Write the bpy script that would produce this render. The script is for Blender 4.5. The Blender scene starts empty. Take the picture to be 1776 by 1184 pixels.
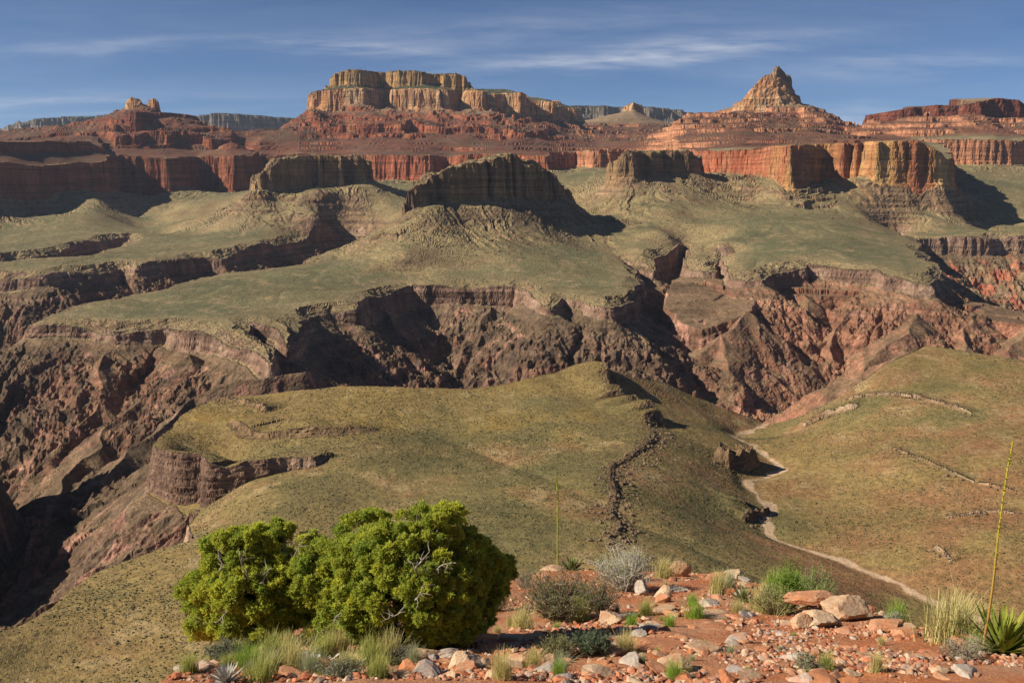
import bpy, math, random
import numpy as np
from concurrent.futures import ThreadPoolExecutor

# ------------------------------------------------------------------ camera, sky, sun
SC = bpy.context.scene
F = 1670.0                                  # focal length in photo pixels (1776 px wide)
PITCH = math.radians(9.58)
CX, CY = 888.0, 592.0
cam_d = bpy.data.cameras.new('camera')
cam_d.sensor_width = 36.0
cam_d.lens = 36.0 * F / 1776.0
cam_d.clip_start = 0.3
cam_d.clip_end = 60000.0
cam = bpy.data.objects.new('camera', cam_d)
SC.collection.objects.link(cam)
cam.location = (0, 0, 0)
cam.rotation_euler = (math.radians(90) - PITCH, 0, 0)
SC.camera = cam

SUN_EL = math.radians(34.0)
SUN_BEHIND = math.radians(10.0)              # the sun stands to the left, a little behind the camera
sun_dir = (-math.cos(SUN_EL) * math.cos(SUN_BEHIND), -math.cos(SUN_EL) * math.sin(SUN_BEHIND), math.sin(SUN_EL))
sun_d = bpy.data.lights.new('sun', 'SUN')
sun_d.energy = 5.0
sun_d.angle = math.radians(0.5)
sun_d.color = (1.0, 0.90, 0.74)
sun = bpy.data.objects.new('sun', sun_d)
SC.collection.objects.link(sun)
from mathutils import Vector
sun.rotation_euler = Vector(sun_dir).to_track_quat('Z', 'Y').to_euler()

world = bpy.data.worlds.new('World')
SC.world = world
world.use_nodes = True
nt = world.node_tree
nt.nodes.clear()
def N(nt, kind, **kw):
    n = nt.nodes.new(kind)
    for k, v in kw.items():
        if k.startswith('i_'):
            n.inputs[k[2:].replace('_', ' ')].default_value = v
        else:
            setattr(n, k, v)
    return n
L = nt.links.new
out = N(nt, 'ShaderNodeOutputWorld')
bg = N(nt, 'ShaderNodeBackground')
bg.inputs['Strength'].default_value = 0.05
sky = N(nt, 'ShaderNodeTexSky')
sky.sky_type = 'NISHITA'
sky.sun_disc = False
sky.sun_elevation = SUN_EL
sky.sun_rotation = math.radians(-90) - SUN_BEHIND
sky.altitude = 1500
sky.air_density = 0.6
sky.dust_density = 0.1
sky.ozone_density = 6.0
# thin cirrus: noise on a plane high above (direction / height)
tc = N(nt, 'ShaderNodeTexCoord')
sep = N(nt, 'ShaderNodeSeparateXYZ')
L(tc.outputs['Generated'], sep.inputs[0])
def mth(op, a, b=None, c=None, clamp=False):
    n = nt.nodes.new('ShaderNodeMath'); n.operation = op; n.use_clamp = clamp
    for i, v in enumerate((a, b, c)):
        if v is None: continue
        if isinstance(v, (int, float)): n.inputs[i].default_value = v
        else: L(v, n.inputs[i])
    return n.outputs[0]
zc = mth('MAXIMUM', sep.outputs['Z'], 0.01)
hz = mth('ADD', zc, 0.10)
uu = mth('DIVIDE', sep.outputs['X'], hz)
vv = mth('DIVIDE', sep.outputs['Y'], hz)
comb = N(nt, 'ShaderNodeCombineXYZ')
L(uu, comb.inputs[0]); L(vv, comb.inputs[1])
mp = N(nt, 'ShaderNodeMapping')
mp.inputs['Rotation'].default_value = (0, 0, math.radians(14))
mp.inputs['Scale'].default_value = (0.8, 1.7, 1)
mp.inputs['Location'].default_value = (1.3, 0.6, 0)
L(comb.outputs[0], mp.inputs[0])
n1 = N(nt, 'ShaderNodeTexNoise'); n1.inputs['Scale'].default_value = 0.9; n1.inputs['Detail'].default_value = 7; n1.inputs['Roughness'].default_value = 0.62; n1.inputs['Distortion'].default_value = 0.5
L(mp.outputs[0], n1.inputs['Vector'])
r1 = N(nt, 'ShaderNodeMapRange'); r1.inputs['From Min'].default_value = 0.42; r1.inputs['From Max'].default_value = 0.85
L(n1.outputs['Fac'], r1.inputs['Value'])
cl_a = mth('MULTIPLY', r1.outputs[0], 0.30, clamp=True)
# three denser wisps where the photograph has them (azimuth / elevation patches of the real sky)
def patch(x0, z0, sx, sz, tilt):
    ax = mth('DIVIDE', sep.outputs['X'], sep.outputs['Y']); az = mth('DIVIDE', sep.outputs['Z'], sep.outputs['Y'])
    dx = mth('SUBTRACT', ax, x0)
    dz = mth('SUBTRACT', mth('SUBTRACT', az, z0), mth('MULTIPLY', dx, tilt))
    wob = mth('MULTIPLY', mth('SUBTRACT', n1.outputs['Fac'], 0.5), 0.05)
    dz = mth('ADD', dz, wob)
    q = mth('ADD', mth('POWER', mth('ABSOLUTE', mth('DIVIDE', dx, sx)), 2.0), mth('POWER', mth('ABSOLUTE', mth('DIVIDE', dz, sz)), 2.0))
    return mth('EXPONENT', mth('MULTIPLY', q, -1.0))
n2 = N(nt, 'ShaderNodeTexNoise'); n2.inputs['Scale'].default_value = 3.2; n2.inputs['Detail'].default_value = 8; n2.inputs['Roughness'].default_value = 0.65
L(mp.outputs[0], n2.inputs['Vector'])
r2 = N(nt, 'ShaderNodeMapRange'); r2.inputs['From Min'].default_value = 0.3; r2.inputs['From Max'].default_value = 0.72
L(n2.outputs['Fac'], r2.inputs['Value'])
CL = []
for (px, py, wx, wz, tilt, amt) in [(1110, 92, .17, .011, .10, .55), (640, 86, .10, .009, -.04, .40), (180, 80, .09, .007, 0.03, .25),
                                    (60, 180, .16, .008, .05, .32), (1560, 110, .14, .010, .02, .22), (1475, 216, .05, .016, 0, .5),
                                    (900, 45, .25, .012, .05, .15)]:
    x0 = (px - CX) / F; e = (CY - py) / F
    z0 = (-math.sin(PITCH) + e * math.cos(PITCH)) / (math.cos(PITCH) + e * math.sin(PITCH))
    CL.append(mth('MULTIPLY', patch(x0, z0, wx, wz, tilt), amt * 1.45))
s_ = CL[0]
for c_ in CL[1:]:
    s_ = mth('ADD', s_, c_)
cl_b = mth('MULTIPLY', s_, r2.outputs[0], clamp=True)
cl = mth('ADD', mth('MULTIPLY', cl_a, 0.4), cl_b, clamp=True)
mixc = N(nt, 'ShaderNodeMix'); mixc.data_type = 'RGBA'
L(cl, mixc.inputs['Factor'])
L(sky.outputs[0], mixc.inputs[6])
mixc.inputs[7].default_value = (8.6, 8.9, 9.8, 1)
L(mixc.outputs[2], bg.inputs['Color'])
L(bg.outputs[0], out.inputs['Surface'])

SC.view_settings.view_transform = 'Standard'
SC.view_settings.look = 'None'
SC.view_settings.exposure = 0.68
SC.view_settings.gamma = 1.0
SC.cycles.max_bounces = 4
SC.cycles.diffuse_bounces = 2
SC.cycles.glossy_bounces = 2
SC.cycles.transmission_bounces = 2
SC.cycles.volume_bounces = 0
SC.cycles.use_denoising = True

random.seed(7)

# ------------------------------------------------------------------ air between here and the far rim
def build_haze():
    import bmesh
    bm = bmesh.new(); bmesh.ops.create_cube(bm, size=1.0)
    me = bpy.data.meshes.new('haze'); 
    for v in bm.verts:
        v.co = (v.co.x * 60000, v.co.y * 46000 + 0, -737.0 - 1 + (v.co.z + .5) * 2000)
    bm.to_mesh(me); bm.free()
    m = bpy.data.materials.new('thin_blue_air'); m.use_nodes = True; t = m.node_tree; t.nodes.clear()
    o = t.nodes.new('ShaderNodeOutputMaterial'); p = t.nodes.new('ShaderNodeVolumePrincipled')
    p.inputs['Color'].default_value = (.62, .76, 1.0, 1); p.inputs['Density'].default_value = HAZE; p.inputs['Anisotropy'].default_value = .2
    t.links.new(p.outputs[0], o.inputs['Volume'])
    me.materials.append(m)
    ob = bpy.data.objects.new('haze', me); ob['kind'] = 'stuff'; SC.collection.objects.link(ob)
HAZE = 0.95e-5
build_haze()
# ------------------------------------------------------------------ numeric helpers
SP, CP = math.sin(PITCH), math.cos(PITCH)
def slope(py):
    u = (CY - py) / F
    return (-SP + CP * u) / (CP + SP * u)
def pt(px, py, d):
    """survey point: bearing px, dip py, distance d (m) north of the viewpoint -> (x, y, z)"""
    u = (CY - py) / F
    return ((px - CX) / F * d / (CP + SP * u), d, slope(py) * d)
def ptz(px, py, z):
    return pt(px, py, z / slope(py))
def P(a):                                   # third value: negative = elevation, positive = distance
    return pt(*a) if a[2] > 0 else ptz(*a)

f32 = np.float32
_rng = np.random.RandomState(11)
_perm = _rng.permutation(4096).astype(np.int32)
_ga = _rng.rand(4096) * 2 * np.pi
_gx, _gy = np.cos(_ga).astype(f32), np.sin(_ga).astype(f32)
def perlin(x, y, seed=0):
    x = x + f32(seed * 17.31 + 1000.5); y = y + f32(seed * 9.77 + 2000.5)
    xf = np.floor(x); yf = np.floor(y)
    xi = xf.astype(np.int32); yi = yf.astype(np.int32)
    dx = (x - xf).astype(f32); dy = (y - yf).astype(f32)
    u = dx * dx * dx * (dx * (dx * 6 - 15) + 10); v = dy * dy * dy * (dy * (dy * 6 - 15) + 10)
    def g(ix, iy, ex, ey):
        h = _perm[(_perm[ix & 4095] + iy) & 4095]
        return _gx[h] * ex + _gy[h] * ey
    a = g(xi, yi, dx, dy); b = g(xi + 1, yi, dx - 1, dy)
    c = g(xi, yi + 1, dx, dy - 1); d = g(xi + 1, yi + 1, dx - 1, dy - 1)
    ab = a + u * (b - a); cd = c + u * (d - c)
    return (ab + v * (cd - ab)) * f32(1.5)
def fbm(x, y, wl, oct, seed=0, gain=.5):
    s = 0; a = 1.0; k = 1.0 / wl
    for i in range(oct):
        s = s + a * perlin(x * f32(k), y * f32(k), seed + i * 3)
        a *= gain; k *= 2.03
    return s
def ridged(x, y, wl, oct, seed=0, gain=.5):
    s = 0; a = 1.0; k = 1.0 / wl; t = 0
    for i in range(oct):
        s = s + a * (1 - 2.2 * np.abs(perlin(x * f32(k), y * f32(k), seed + i * 3)))
        t += a; a *= gain; k *= 2.07
    return s / t                             # ~ -0.3 .. 1, crests sharp
def sstep(a, b, x):
    t = np.clip((x - a) / (b - a), 0, 1)
    return t * t * (3 - 2 * t)
def lerp(a, b, t):
    return a + (b - a) * t

class RBF:
    """smooth ground through surveyed points"""
    def __init__(self, pts, c=60.0, reg=2.0):
        p = np.array(pts, float)
        self.s = 1000.0
        X = p[:, :2] / self.s; self.c = c / self.s
        r = np.sqrt(((X[:, None] - X[None]) ** 2).sum(-1) + self.c ** 2)
        n = len(p)
        A = np.zeros((n + 3, n + 3)); A[:n, :n] = r - reg * 1e-3 * np.eye(n)
        A[:n, n:] = np.c_[np.ones(n), X]; A[n:, :n] = A[:n, n:].T
        w = np.linalg.solve(A, np.r_[p[:, 2], 0, 0, 0])
        self.w = w[:n].astype(f32); self.lin = w[n:]; self.X = X.astype(f32)
    def __call__(self, x, y):
        x = (x / self.s).astype(f32); y = (y / self.s).astype(f32)
        z = self.lin[0] + self.lin[1] * x + self.lin[2] * y
        z = z.astype(f32); cc = f32(self.c ** 2)
        for (a, b), w in zip(self.X, self.w):
            z += w * np.sqrt((x - a) ** 2 + (y - b) ** 2 + cc)
        return z

class Poly:
    """closed plan outline; every vertex carries attributes (rim height, foot height ...)"""
    def __init__(self, xy, attrs=None, margin=900.0):
        self.v = np.array(xy, float); self.n = len(self.v)
        self.a = None if attrs is None else np.array(attrs, float).reshape(self.n, -1)
        self.m = margin
    def eval(self, x, y, want=True):
        """signed distance (inside > 0), nearest attributes, run along the outline"""
        lo = self.v.min(0) - self.m; hi = self.v.max(0) + self.m
        sel = (x > lo[0]) & (x < hi[0]) & (y > lo[1]) & (y < hi[1])
        D = np.full(x.shape, -self.m, f32)
        k = 0 if self.a is None else self.a.shape[1]
        A = [np.full(x.shape, self.a[:, j].mean(), f32) for j in range(k)]
        U = np.zeros(x.shape, f32)
        if not sel.any():
            return D, A, U
        X = x[sel].astype(f32); Y = y[sel].astype(f32)
        best = np.full(X.shape, 1e18, f32); ins = np.zeros(X.shape, bool)
        aa = [np.zeros(X.shape, f32) for _ in range(k)]; u_ = np.zeros(X.shape, f32); run = 0.0
        for i in range(self.n):
            p, q = self.v[i], self.v[(i + 1) % self.n]
            ex, ey = f32(q[0] - p[0]), f32(q[1] - p[1]); l2 = ex * ex + ey * ey + f32(1e-6)
            wx = X - f32(p[0]); wy = Y - f32(p[1])
            t = np.clip((wx * ex + wy * ey) / l2, 0, 1)
            d2 = (wx - t * ex) ** 2 + (wy - t * ey) ** 2
            b = d2 < best
            best = np.where(b, d2, best)
            for j in range(k):
                a0, a1 = self.a[i, j], self.a[(i + 1) % self.n, j]
                aa[j] = np.where(b, f32(a0) + f32(a1 - a0) * t, aa[j])
            ln = math.sqrt(l2)
            u_ = np.where(b, f32(run) + t * f32(ln), u_); run += ln
            c = ((p[1] > Y) != (q[1] > Y))
            with np.errstate(divide='ignore', invalid='ignore'):
                xc = f32(p[0]) + (Y - f32(p[1])) * (ex / (ey if ey != 0 else f32(1e-9)))
            ins ^= c & (X < xc)
        d = np.sqrt(best)
        D[sel] = np.where(ins, d, -d)
        for j in range(k): A[j][sel] = aa[j]
        U[sel] = u_
        return D, A, U

# ------------------------------------------------------------------ survey of the canyon
# Tapeats rim of the far Tonto platform
far_rim = [(-420, 552, -326), (-120, 553, -324), (48, 556, -322), (100, 556, -322), (150, 557, -322), (200, 562, -322), (250, 557, -321), (285, 555, -320), (318, 564, -321), (345, 566, -322),
    (385, 576, -324), (405, 590, -325), (440, 600, -328), (470, 612, -331), (466, 596, -326), (440, 568, -316), (432, 552, -312), (470, 560, -318), (500, 585, -328), (512, 575, -327), (526, 550, -320), (545, 532, -316), (575, 528, -315), (618, 528, -315), (632, 515, -313),
    (668, 503, -312), (700, 492, -310), (715, 489, -309), (738, 489, -307), (745, 488, -306), (790, 489, -306), (840, 488, -305), (900, 489, -305), (915, 500, -307), (935, 514, -310), (965, 522, -312), (985, 512, -309), (1010, 515, -310), (1040, 524, -313), (1057, 525, -314), (1085, 516, -312), (1098, 510, -311), (1106, 488, -305), (1110, 474, -300), (1092, 460, -290), (1075, 446, -278),
    (1100, 452, -278), (1128, 458, -280), (1130, 447, -270), (1150, 437, -262), (1185, 422, -248), (1192, 428, -254), (1196, 455, -276), (1215, 462, -280), (1236, 462, -280), (1250, 440, -262), (1256, 456, -274), (1262, 474, -284), (1290, 474, -280), (1322, 473, -277), (1350, 464, -270), (1356, 459, -266), (1396, 456, -264), (1400, 454, -263),
    (1445, 457, -265), (1489, 461, -267), (1520, 464, -270), (1540, 474, -276), (1575, 477, -278), (1612, 484, -284), (1630, 470, -276), (1614, 448, -262), (1600, 430, -252), (1582, 414, -240), (1540, 402, -228), (1560, 399, -222), (1592, 410, -226), (1640, 408, -222), (1700, 406, -216), (1776, 403, -212), (1990, 398, -200)]
left_back = [(640, 412, -248), (610, 425, -256), (575, 434, -263), (547, 441, -267), (527, 452, -271), (480, 460, -276), (422, 467, -281), (365, 473, -286), (270, 498, -297), (203, 510, -302), (132, 525, -309), (67, 545, -318)]
left_strip = [(-420, 476, -300), (-120, 474, -292), (0, 473, -287), (40, 472, -286), (74, 471, -285), (100, 466, -283), (150, 462, -281), (196, 458, -279), (205, 455, -278), (236, 454, -276), (255, 451, -275), (321, 443, -270), (330, 440, -268), (382, 438, -266), (399, 432, -262), (430, 424, -257), (463, 417, -252), (527, 406, -246), (574, 401, -241), (610, 400, -239), (650, 402, -239)]
FT = Poly([P(a)[:2] for a in far_rim[2:]] + [(11000, 16000), (-11000, 16000)] + [P(a)[:2] for a in left_strip] + [P(a)[:2] for a in left_back])
# a narrow side gorge cutting the left strip
slot_pts = [(-200, 462, -268), (0, 450, -264), (60, 446, -262), (115, 442, -260), (150, 439, -259), (190, 429, -256), (232, 408, -246), (222, 403, -244), (182, 409, -248), (140, 417, -252), (122, 424, -255), (60, 434, -258), (0, 439, -260), (-200, 447, -262)]
SLOT = Poly([P(a)[:2] for a in slot_pts])
# near Tonto platform (this side of the river)
near_rim = [(-60, 1118, -272), (0, 1090, -280), (100, 1045, -295), (160, 992, -306), (250, 960, -307), (335, 935, -306), (330, 905, -318), (345, 888, -325), (318, 850, -322), (285, 815, -318), (268, 790, -312), (272, 755, -284),
            (300, 728, -284), (370, 692, -283), (460, 680, -279), (590, 668, -276), (700, 671, -276), (800, 674, -278), (880, 665, -274), (930, 652, -270), (1010, 629, -264), (1100, 655, -285), (1150, 663, -302), (1200, 687, -325), (1280, 712, -352), (1312, 729, -368), (1350, 733, -360),
            (1400, 716, -342), (1450, 690, -316), (1500, 655, -286), (1550, 620, -263), (1600, 598, -254), (1650, 604, -255), (1700, 614, -260), (1776, 625, -264), (1950, 640, -270), (2300, 700, -270)]
NT = Poly([P(a)[:2] for a in near_rim] + [(1500, -300), (-700, -300)])
# promontory with its Tapeats cliff, cliff tapering to nothing eastward: (px, d, rim py, foot py)
prom = [(272, 1050, 755, 790), (269, 990, 778, 812), (290, 965, 779, 830), (318, 955, 783, 855), (348, 950, 787, 884), (361, 925, 803, 872), (385, 928, 812, 858), (415, 930, 802, 845), (450, 938, 797, 830), (486, 948, 793, 822), (544, 950, 793, 806), (588, 985, 781, 781)]
# U shaped ledge above it
def butte(rows, back, margin=700.0):
    xy, at = [], []
    for px, d, pr, pf in rows:
        x, y, z = pt(px, pr, d)
        xy.append((x, y)); at.append((z, slope(pf) * d))
    for px, d, zr, zf in back:
        x, y, _ = pt(px, 300, d)
        xy.append((x, y)); at.append((zr, zf))
    return Poly(xy, at, margin)
PROM = butte(prom, [(640, 1060, -282, -282), (620, 1180, -279, -279), (480, 1240, -279, -279), (372, 1230, -283, -320), (300, 1120, -284, -320)], 300)
LEDGE = butte([(395, 1120, 752, 752), (430, 1075, 748, 760), (470, 1060, 742, 758), (530, 1065, 738, 752), (590, 1070, 736, 747), (640, 1082, 737, 741)],
              [(660, 1110, -277, -277), (600, 1180, -274, -274), (440, 1180, -276, -276), (390, 1150, -279, -279)], 60)
NEWB = butte([(706, 3420, 350, 364), (714, 3435, 335, 362), (728, 3460, 322, 356), (748, 3490, 305, 351), (775, 3530, 294, 347), (800, 3560, 287, 344), (835, 3610, 279, 340), (862, 3640, 272, 338), (888, 3690, 268, 341),
              (900, 3730, 272, 344), (906, 3770, 284, 345), (925, 3810, 288, 346), (950, 3870, 297, 346), (968, 3920, 308, 344), (985, 3980, 328, 344)],
             [(992, 4060, -85, -100), (960, 4080, 10, -85), (900, 3950, 70, -100), (840, 3830, 75, -110), (780, 3720, 40, -120), (735, 3590, -10, -125), (708, 3490, -75, -125)])
B2 = butte([(440, 4600, 322, 327), (452, 4630, 305, 327), (470, 4650, 291, 328), (490, 4720, 277, 328), (515, 4760, 272, 327), (535, 4800, 272, 326), (556, 4770, 270, 326), (575, 4830, 271, 323), (600, 4850, 271, 318), (620, 4860, 269, 315), (632, 4870, 269, 313), (640, 4920, 282, 311)],
           [(648, 5050, 90, -10), (600, 5250, 110, 20), (520, 5250, 105, 20), (470, 5050, 90, 0), (440, 4750, 0, -50)])
B3 = butte([(1058, 4440, 281, 305), (1066, 4400, 272, 306), (1080, 4375, 265, 307), (1097, 4370, 263, 307), (1118, 4470, 264, 304), (1140, 4480, 264, 303), (1150, 4560, 263, 301), (1175, 4560, 263, 299), (1198, 4560, 262, 298), (1207, 4640, 271, 297)],
           [(1215, 4900, 110, 10), (1160, 5050, 125, 30), (1090, 4900, 120, 30), (1056, 4600, 60, 5)])
RWL = butte([(-420, 4300, 290, 345), (-200, 4600, 286, 344), (0, 4950, 284, 340), (50, 5100, 285, 336), (91, 5240, 286, 333), (128, 5340, 284, 331), (165, 5440, 280, 330), (184, 5500, 277, 330), (194, 5800, 272, 338), (208, 6000, 268, 342), (240, 5980, 272, 344), (280, 6000, 273, 344), (290, 5830, 275, 334), (302, 5880, 274, 326), (318, 6060, 272, 326), (330, 6260, 271, 332), (345, 6360, 271, 343),
             (378, 6300, 273, 343), (392, 6060, 271, 338), (402, 5900, 269, 336), (425, 6080, 269, 328), (441, 6280, 271, 320)],
            [(452, 6600, 150, 20), (455, 14000, 170, 40), (-700, 14000, 170, 40), (-900, 5200, 90, -60)], 1100)
RWM = butte([(425, 6750, 270, 300), (470, 6650, 270, 305), (560, 6550, 269, 310), (638, 6350, 269, 313), (690, 6250, 269, 314), (743, 6200, 269, 316), (752, 6450, 269, 312), (777, 6600, 272, 308), (800, 6450, 268, 306), (851, 6400, 266, 305), (885, 6250, 267, 302), (905, 6050, 269, 300), (949, 5950, 271, 297), (956, 6500, 264, 296), (965, 6800, 262, 294), (1000, 6900, 260, 292),
             (1026, 6700, 259, 288), (1030, 6450, 259, 292), (1054, 6450, 258, 292), (1059, 6900, 257, 288), (1110, 6900, 256, 288), (1150, 6700, 256, 292), (1185, 5900, 260, 296), (1203, 5500, 263, 299), (1240, 5250, 262, 303), (1297, 5050, 259, 306), (1324, 4950, 256, 308), (1350, 4500, 253, 313), (1374, 4330, 251, 319), (1390, 4370, 251, 320), (1399, 4660, 250, 318), (1425, 4760, 250, 317),
             (1450, 4720, 249, 316), (1462, 4640, 249, 316), (1470, 4720, 249, 315), (1485, 4640, 248, 314), (1500, 4680, 247, 313), (1510, 4560, 246, 311), (1525, 4470, 245, 309), (1560, 4460, 244, 308), (1590, 4460, 244, 308), (1602, 4500, 248, 308), (1608, 4470, 254, 308), (1628, 4470, 262, 308), (1640, 4520, 276, 307)],
            [(1646, 4800, 120, -20), (1625, 5300, 195, 0), (1606, 6250, 235, 80)], 1100)
RWM.v = np.vstack([RWM.v, [pt(p, 300, d)[:2] for p, d in ((1653, 6200), (1720, 6150), (1776, 6200), (2000, 6200), (2400, 6000), (2600, 9000), (1400, 14200), (-200, 14200), (425, 7600))]])
RWM.a = np.vstack([RWM.a, [(242, 80), (238, 78), (236, 80), (236, 80), (236, 80), (300, 80), (300, 80), (300, 80), (170, 60)]]); RWM.n = len(RWM.v)
# upper caps: (px, d, rim py, foot py)
CAPL = butte([(150, 7080, 209, 218), (175, 6950, 204, 216), (205, 6780, 199, 215), (233, 6640, 194, 215), (245, 6700, 194, 216), (262, 6840, 195, 216), (285, 6880, 195, 216), (300, 7020, 196, 217), (320, 7080, 198, 217), (338, 7200, 201, 219)],
             [(350, 7400, 430, 370), (300, 7700, 440, 370), (150, 7700, 420, 370)], 400)
KNOB1 = butte([(222, 7000, 186, 190), (230, 6985, 174, 189), (237, 6980, 171, 189), (243, 6985, 172, 189), (249, 7000, 182, 190)], [(248, 7060, 560, 505), (236, 7075, 575, 505), (226, 7060, 545, 505)], 60)
KNOB2 = butte([(263, 7000, 176, 187), (266, 6990, 171, 187), (272, 6990, 171, 187), (277, 7000, 178, 188)], [(277, 7030, 545, 505), (264, 7030, 560, 505)], 60)
COCO = butte([(543, 7850, 162, 191), (551, 7720, 158, 192), (575, 7640, 155, 193), (600, 7600, 153, 193), (632, 7580, 153, 194), (640, 7700, 154, 198), (655, 7860, 154, 199), (672, 7900, 155, 200), (680, 7760, 155, 197), (700, 7740, 154, 194), (733, 7680, 154, 193), (766, 7640, 155, 192), (776, 7790, 156, 194), (800, 7900, 157, 195), (815, 7740, 157, 194), (835, 7700, 158, 193), (844, 7900, 162, 194),
              (852, 8150, 164, 193), (870, 8250, 163, 194), (900, 8150, 160, 195), (912, 8350, 165, 198), (925, 8450, 175, 200), (945, 8450, 177, 203), (958, 8400, 176, 205), (966, 8700, 184, 207), (985, 9600, 188, 208)],
             [(1000, 10500, 740, 600), (880, 10400, 760, 600), (560, 8900, 690, 550)], 700)
KAIB = butte([(573, 7900, 133, 149), (585, 7850, 125, 148), (605, 7810, 122, 147), (628, 7790, 121, 147), (640, 7900, 123, 149), (655, 8050, 125, 151), (675, 8080, 125, 151), (684, 7950, 124, 150), (705, 7880, 122, 149), (735, 7870, 124, 149), (744, 7980, 128, 149), (762, 8030, 129, 150), (772, 7930, 128, 150), (790, 7900, 127, 151), (803, 7900, 132, 152), (813, 7960, 146, 153)],
             [(815, 8300, 800, 720), (780, 8700, 835, 720), (585, 8700, 835, 720)], 300)
VISH = butte([(1273, 7120, 189, 194), (1283, 7060, 188, 193), (1300, 7030, 187, 192), (1330, 7010, 186, 190), (1360, 7020, 185, 188), (1380, 7080, 183, 186), (1390, 7180, 182, 185), (1395, 7260, 182, 184)], [(1388, 7480, 530, 520), (1345, 7560, 530, 520), (1290, 7420, 525, 515)], 300)
SUMM = butte([(1334, 7260, 134, 140), (1339, 7235, 123, 140), (1347, 7225, 118, 139), (1353, 7235, 114, 139), (1359, 7250, 123, 140), (1366, 7270, 134, 142)], [(1364, 7340, 755, 730), (1336, 7340, 755, 730)], 60)
CAPR = butte([(1505, 6800, 200, 207), (1540, 6750, 194, 206), (1580, 6720, 187, 200), (1600, 6740, 184, 201), (1625, 6700, 182, 200), (1663, 6740, 183, 199), (1680, 6700, 180, 198), (1697, 6700, 176, 198), (1731, 6820, 170, 196), (1760, 6850, 173, 195), (1776, 6900, 180, 195), (1900, 6900, 185, 198), (2200, 7000, 190, 200)], [(2300, 8500, 500, 400), (1650, 7700, 500, 400), (1540, 7200, 470, 400)], 500)
FARB = butte([(1085, 9450, 184, 190), (1098, 9400, 177, 190), (1112, 9450, 188, 192)], [(1108, 9650, 715, 665), (1090, 9650, 715, 665)], 200)
STEPA = butte([(-420, 4600, 249, 268), (-150, 4830, 247, 266), (0, 5150, 246, 264), (50, 5330, 246, 263), (95, 5430, 245, 262), (150, 5620, 246, 262), (168, 5760, 248, 261)], [(180, 6300, 230, 190), (-420, 6300, 230, 190)], 300)
STEPB = butte([(190, 6560, 243, 255), (205, 6300, 242, 258), (235, 6340, 241, 258), (255, 6460, 242, 257), (275, 6450, 241, 258), (292, 6420, 241, 258), (305, 6580, 243, 258), (350, 6660, 243, 258), (362, 6560, 243, 258), (400, 6760, 244, 257)], [(410, 6900, 270, 225), (200, 6800, 270, 225)], 300)
STEPC = butte([(560, 7050, 238, 248), (592, 6980, 236, 250), (640, 6960, 236, 252), (700, 6990, 237, 252), (712, 7150, 236, 250), (760, 7050, 238, 249), (850, 7150, 239, 249), (905, 7100, 240, 250), (940, 7250, 240, 250)], [(960, 7600, 330, 280), (540, 7500, 330, 280)], 300)
NRIM = butte([(-700, 14500, 232, 262), (-200, 14300, 228, 260), (0, 14000, 224, 258), (16, 14000, 218, 255), (60, 13800, 207, 250), (90, 13900, 204, 245), (130, 14000, 204, 245), (155, 14200, 202, 244), (190, 14200, 199, 243), (250, 14600, 200, 242), (335, 14500, 203, 240), (350, 14300, 200, 240), (380, 14100, 196, 240), (430, 14200, 199, 240), (480, 14400, 203, 240), (525, 14600, 206, 240), (600, 15000, 206, 240), (800, 15000, 200, 240),
              (950, 14000, 188, 225), (975, 13600, 184, 222), (1010, 13800, 183, 222), (1050, 13700, 184, 222), (1080, 14000, 186, 222), (1110, 13600, 185, 222), (1145, 13600, 187, 223), (1180, 13700, 191, 224), (1195, 13900, 196, 224)],
             [(1200, 15500, 850, 600), (1100, 17500, 800, 600), (0, 17500, 750, 600), (-900, 17500, 600, 500)], 2500)

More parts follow.
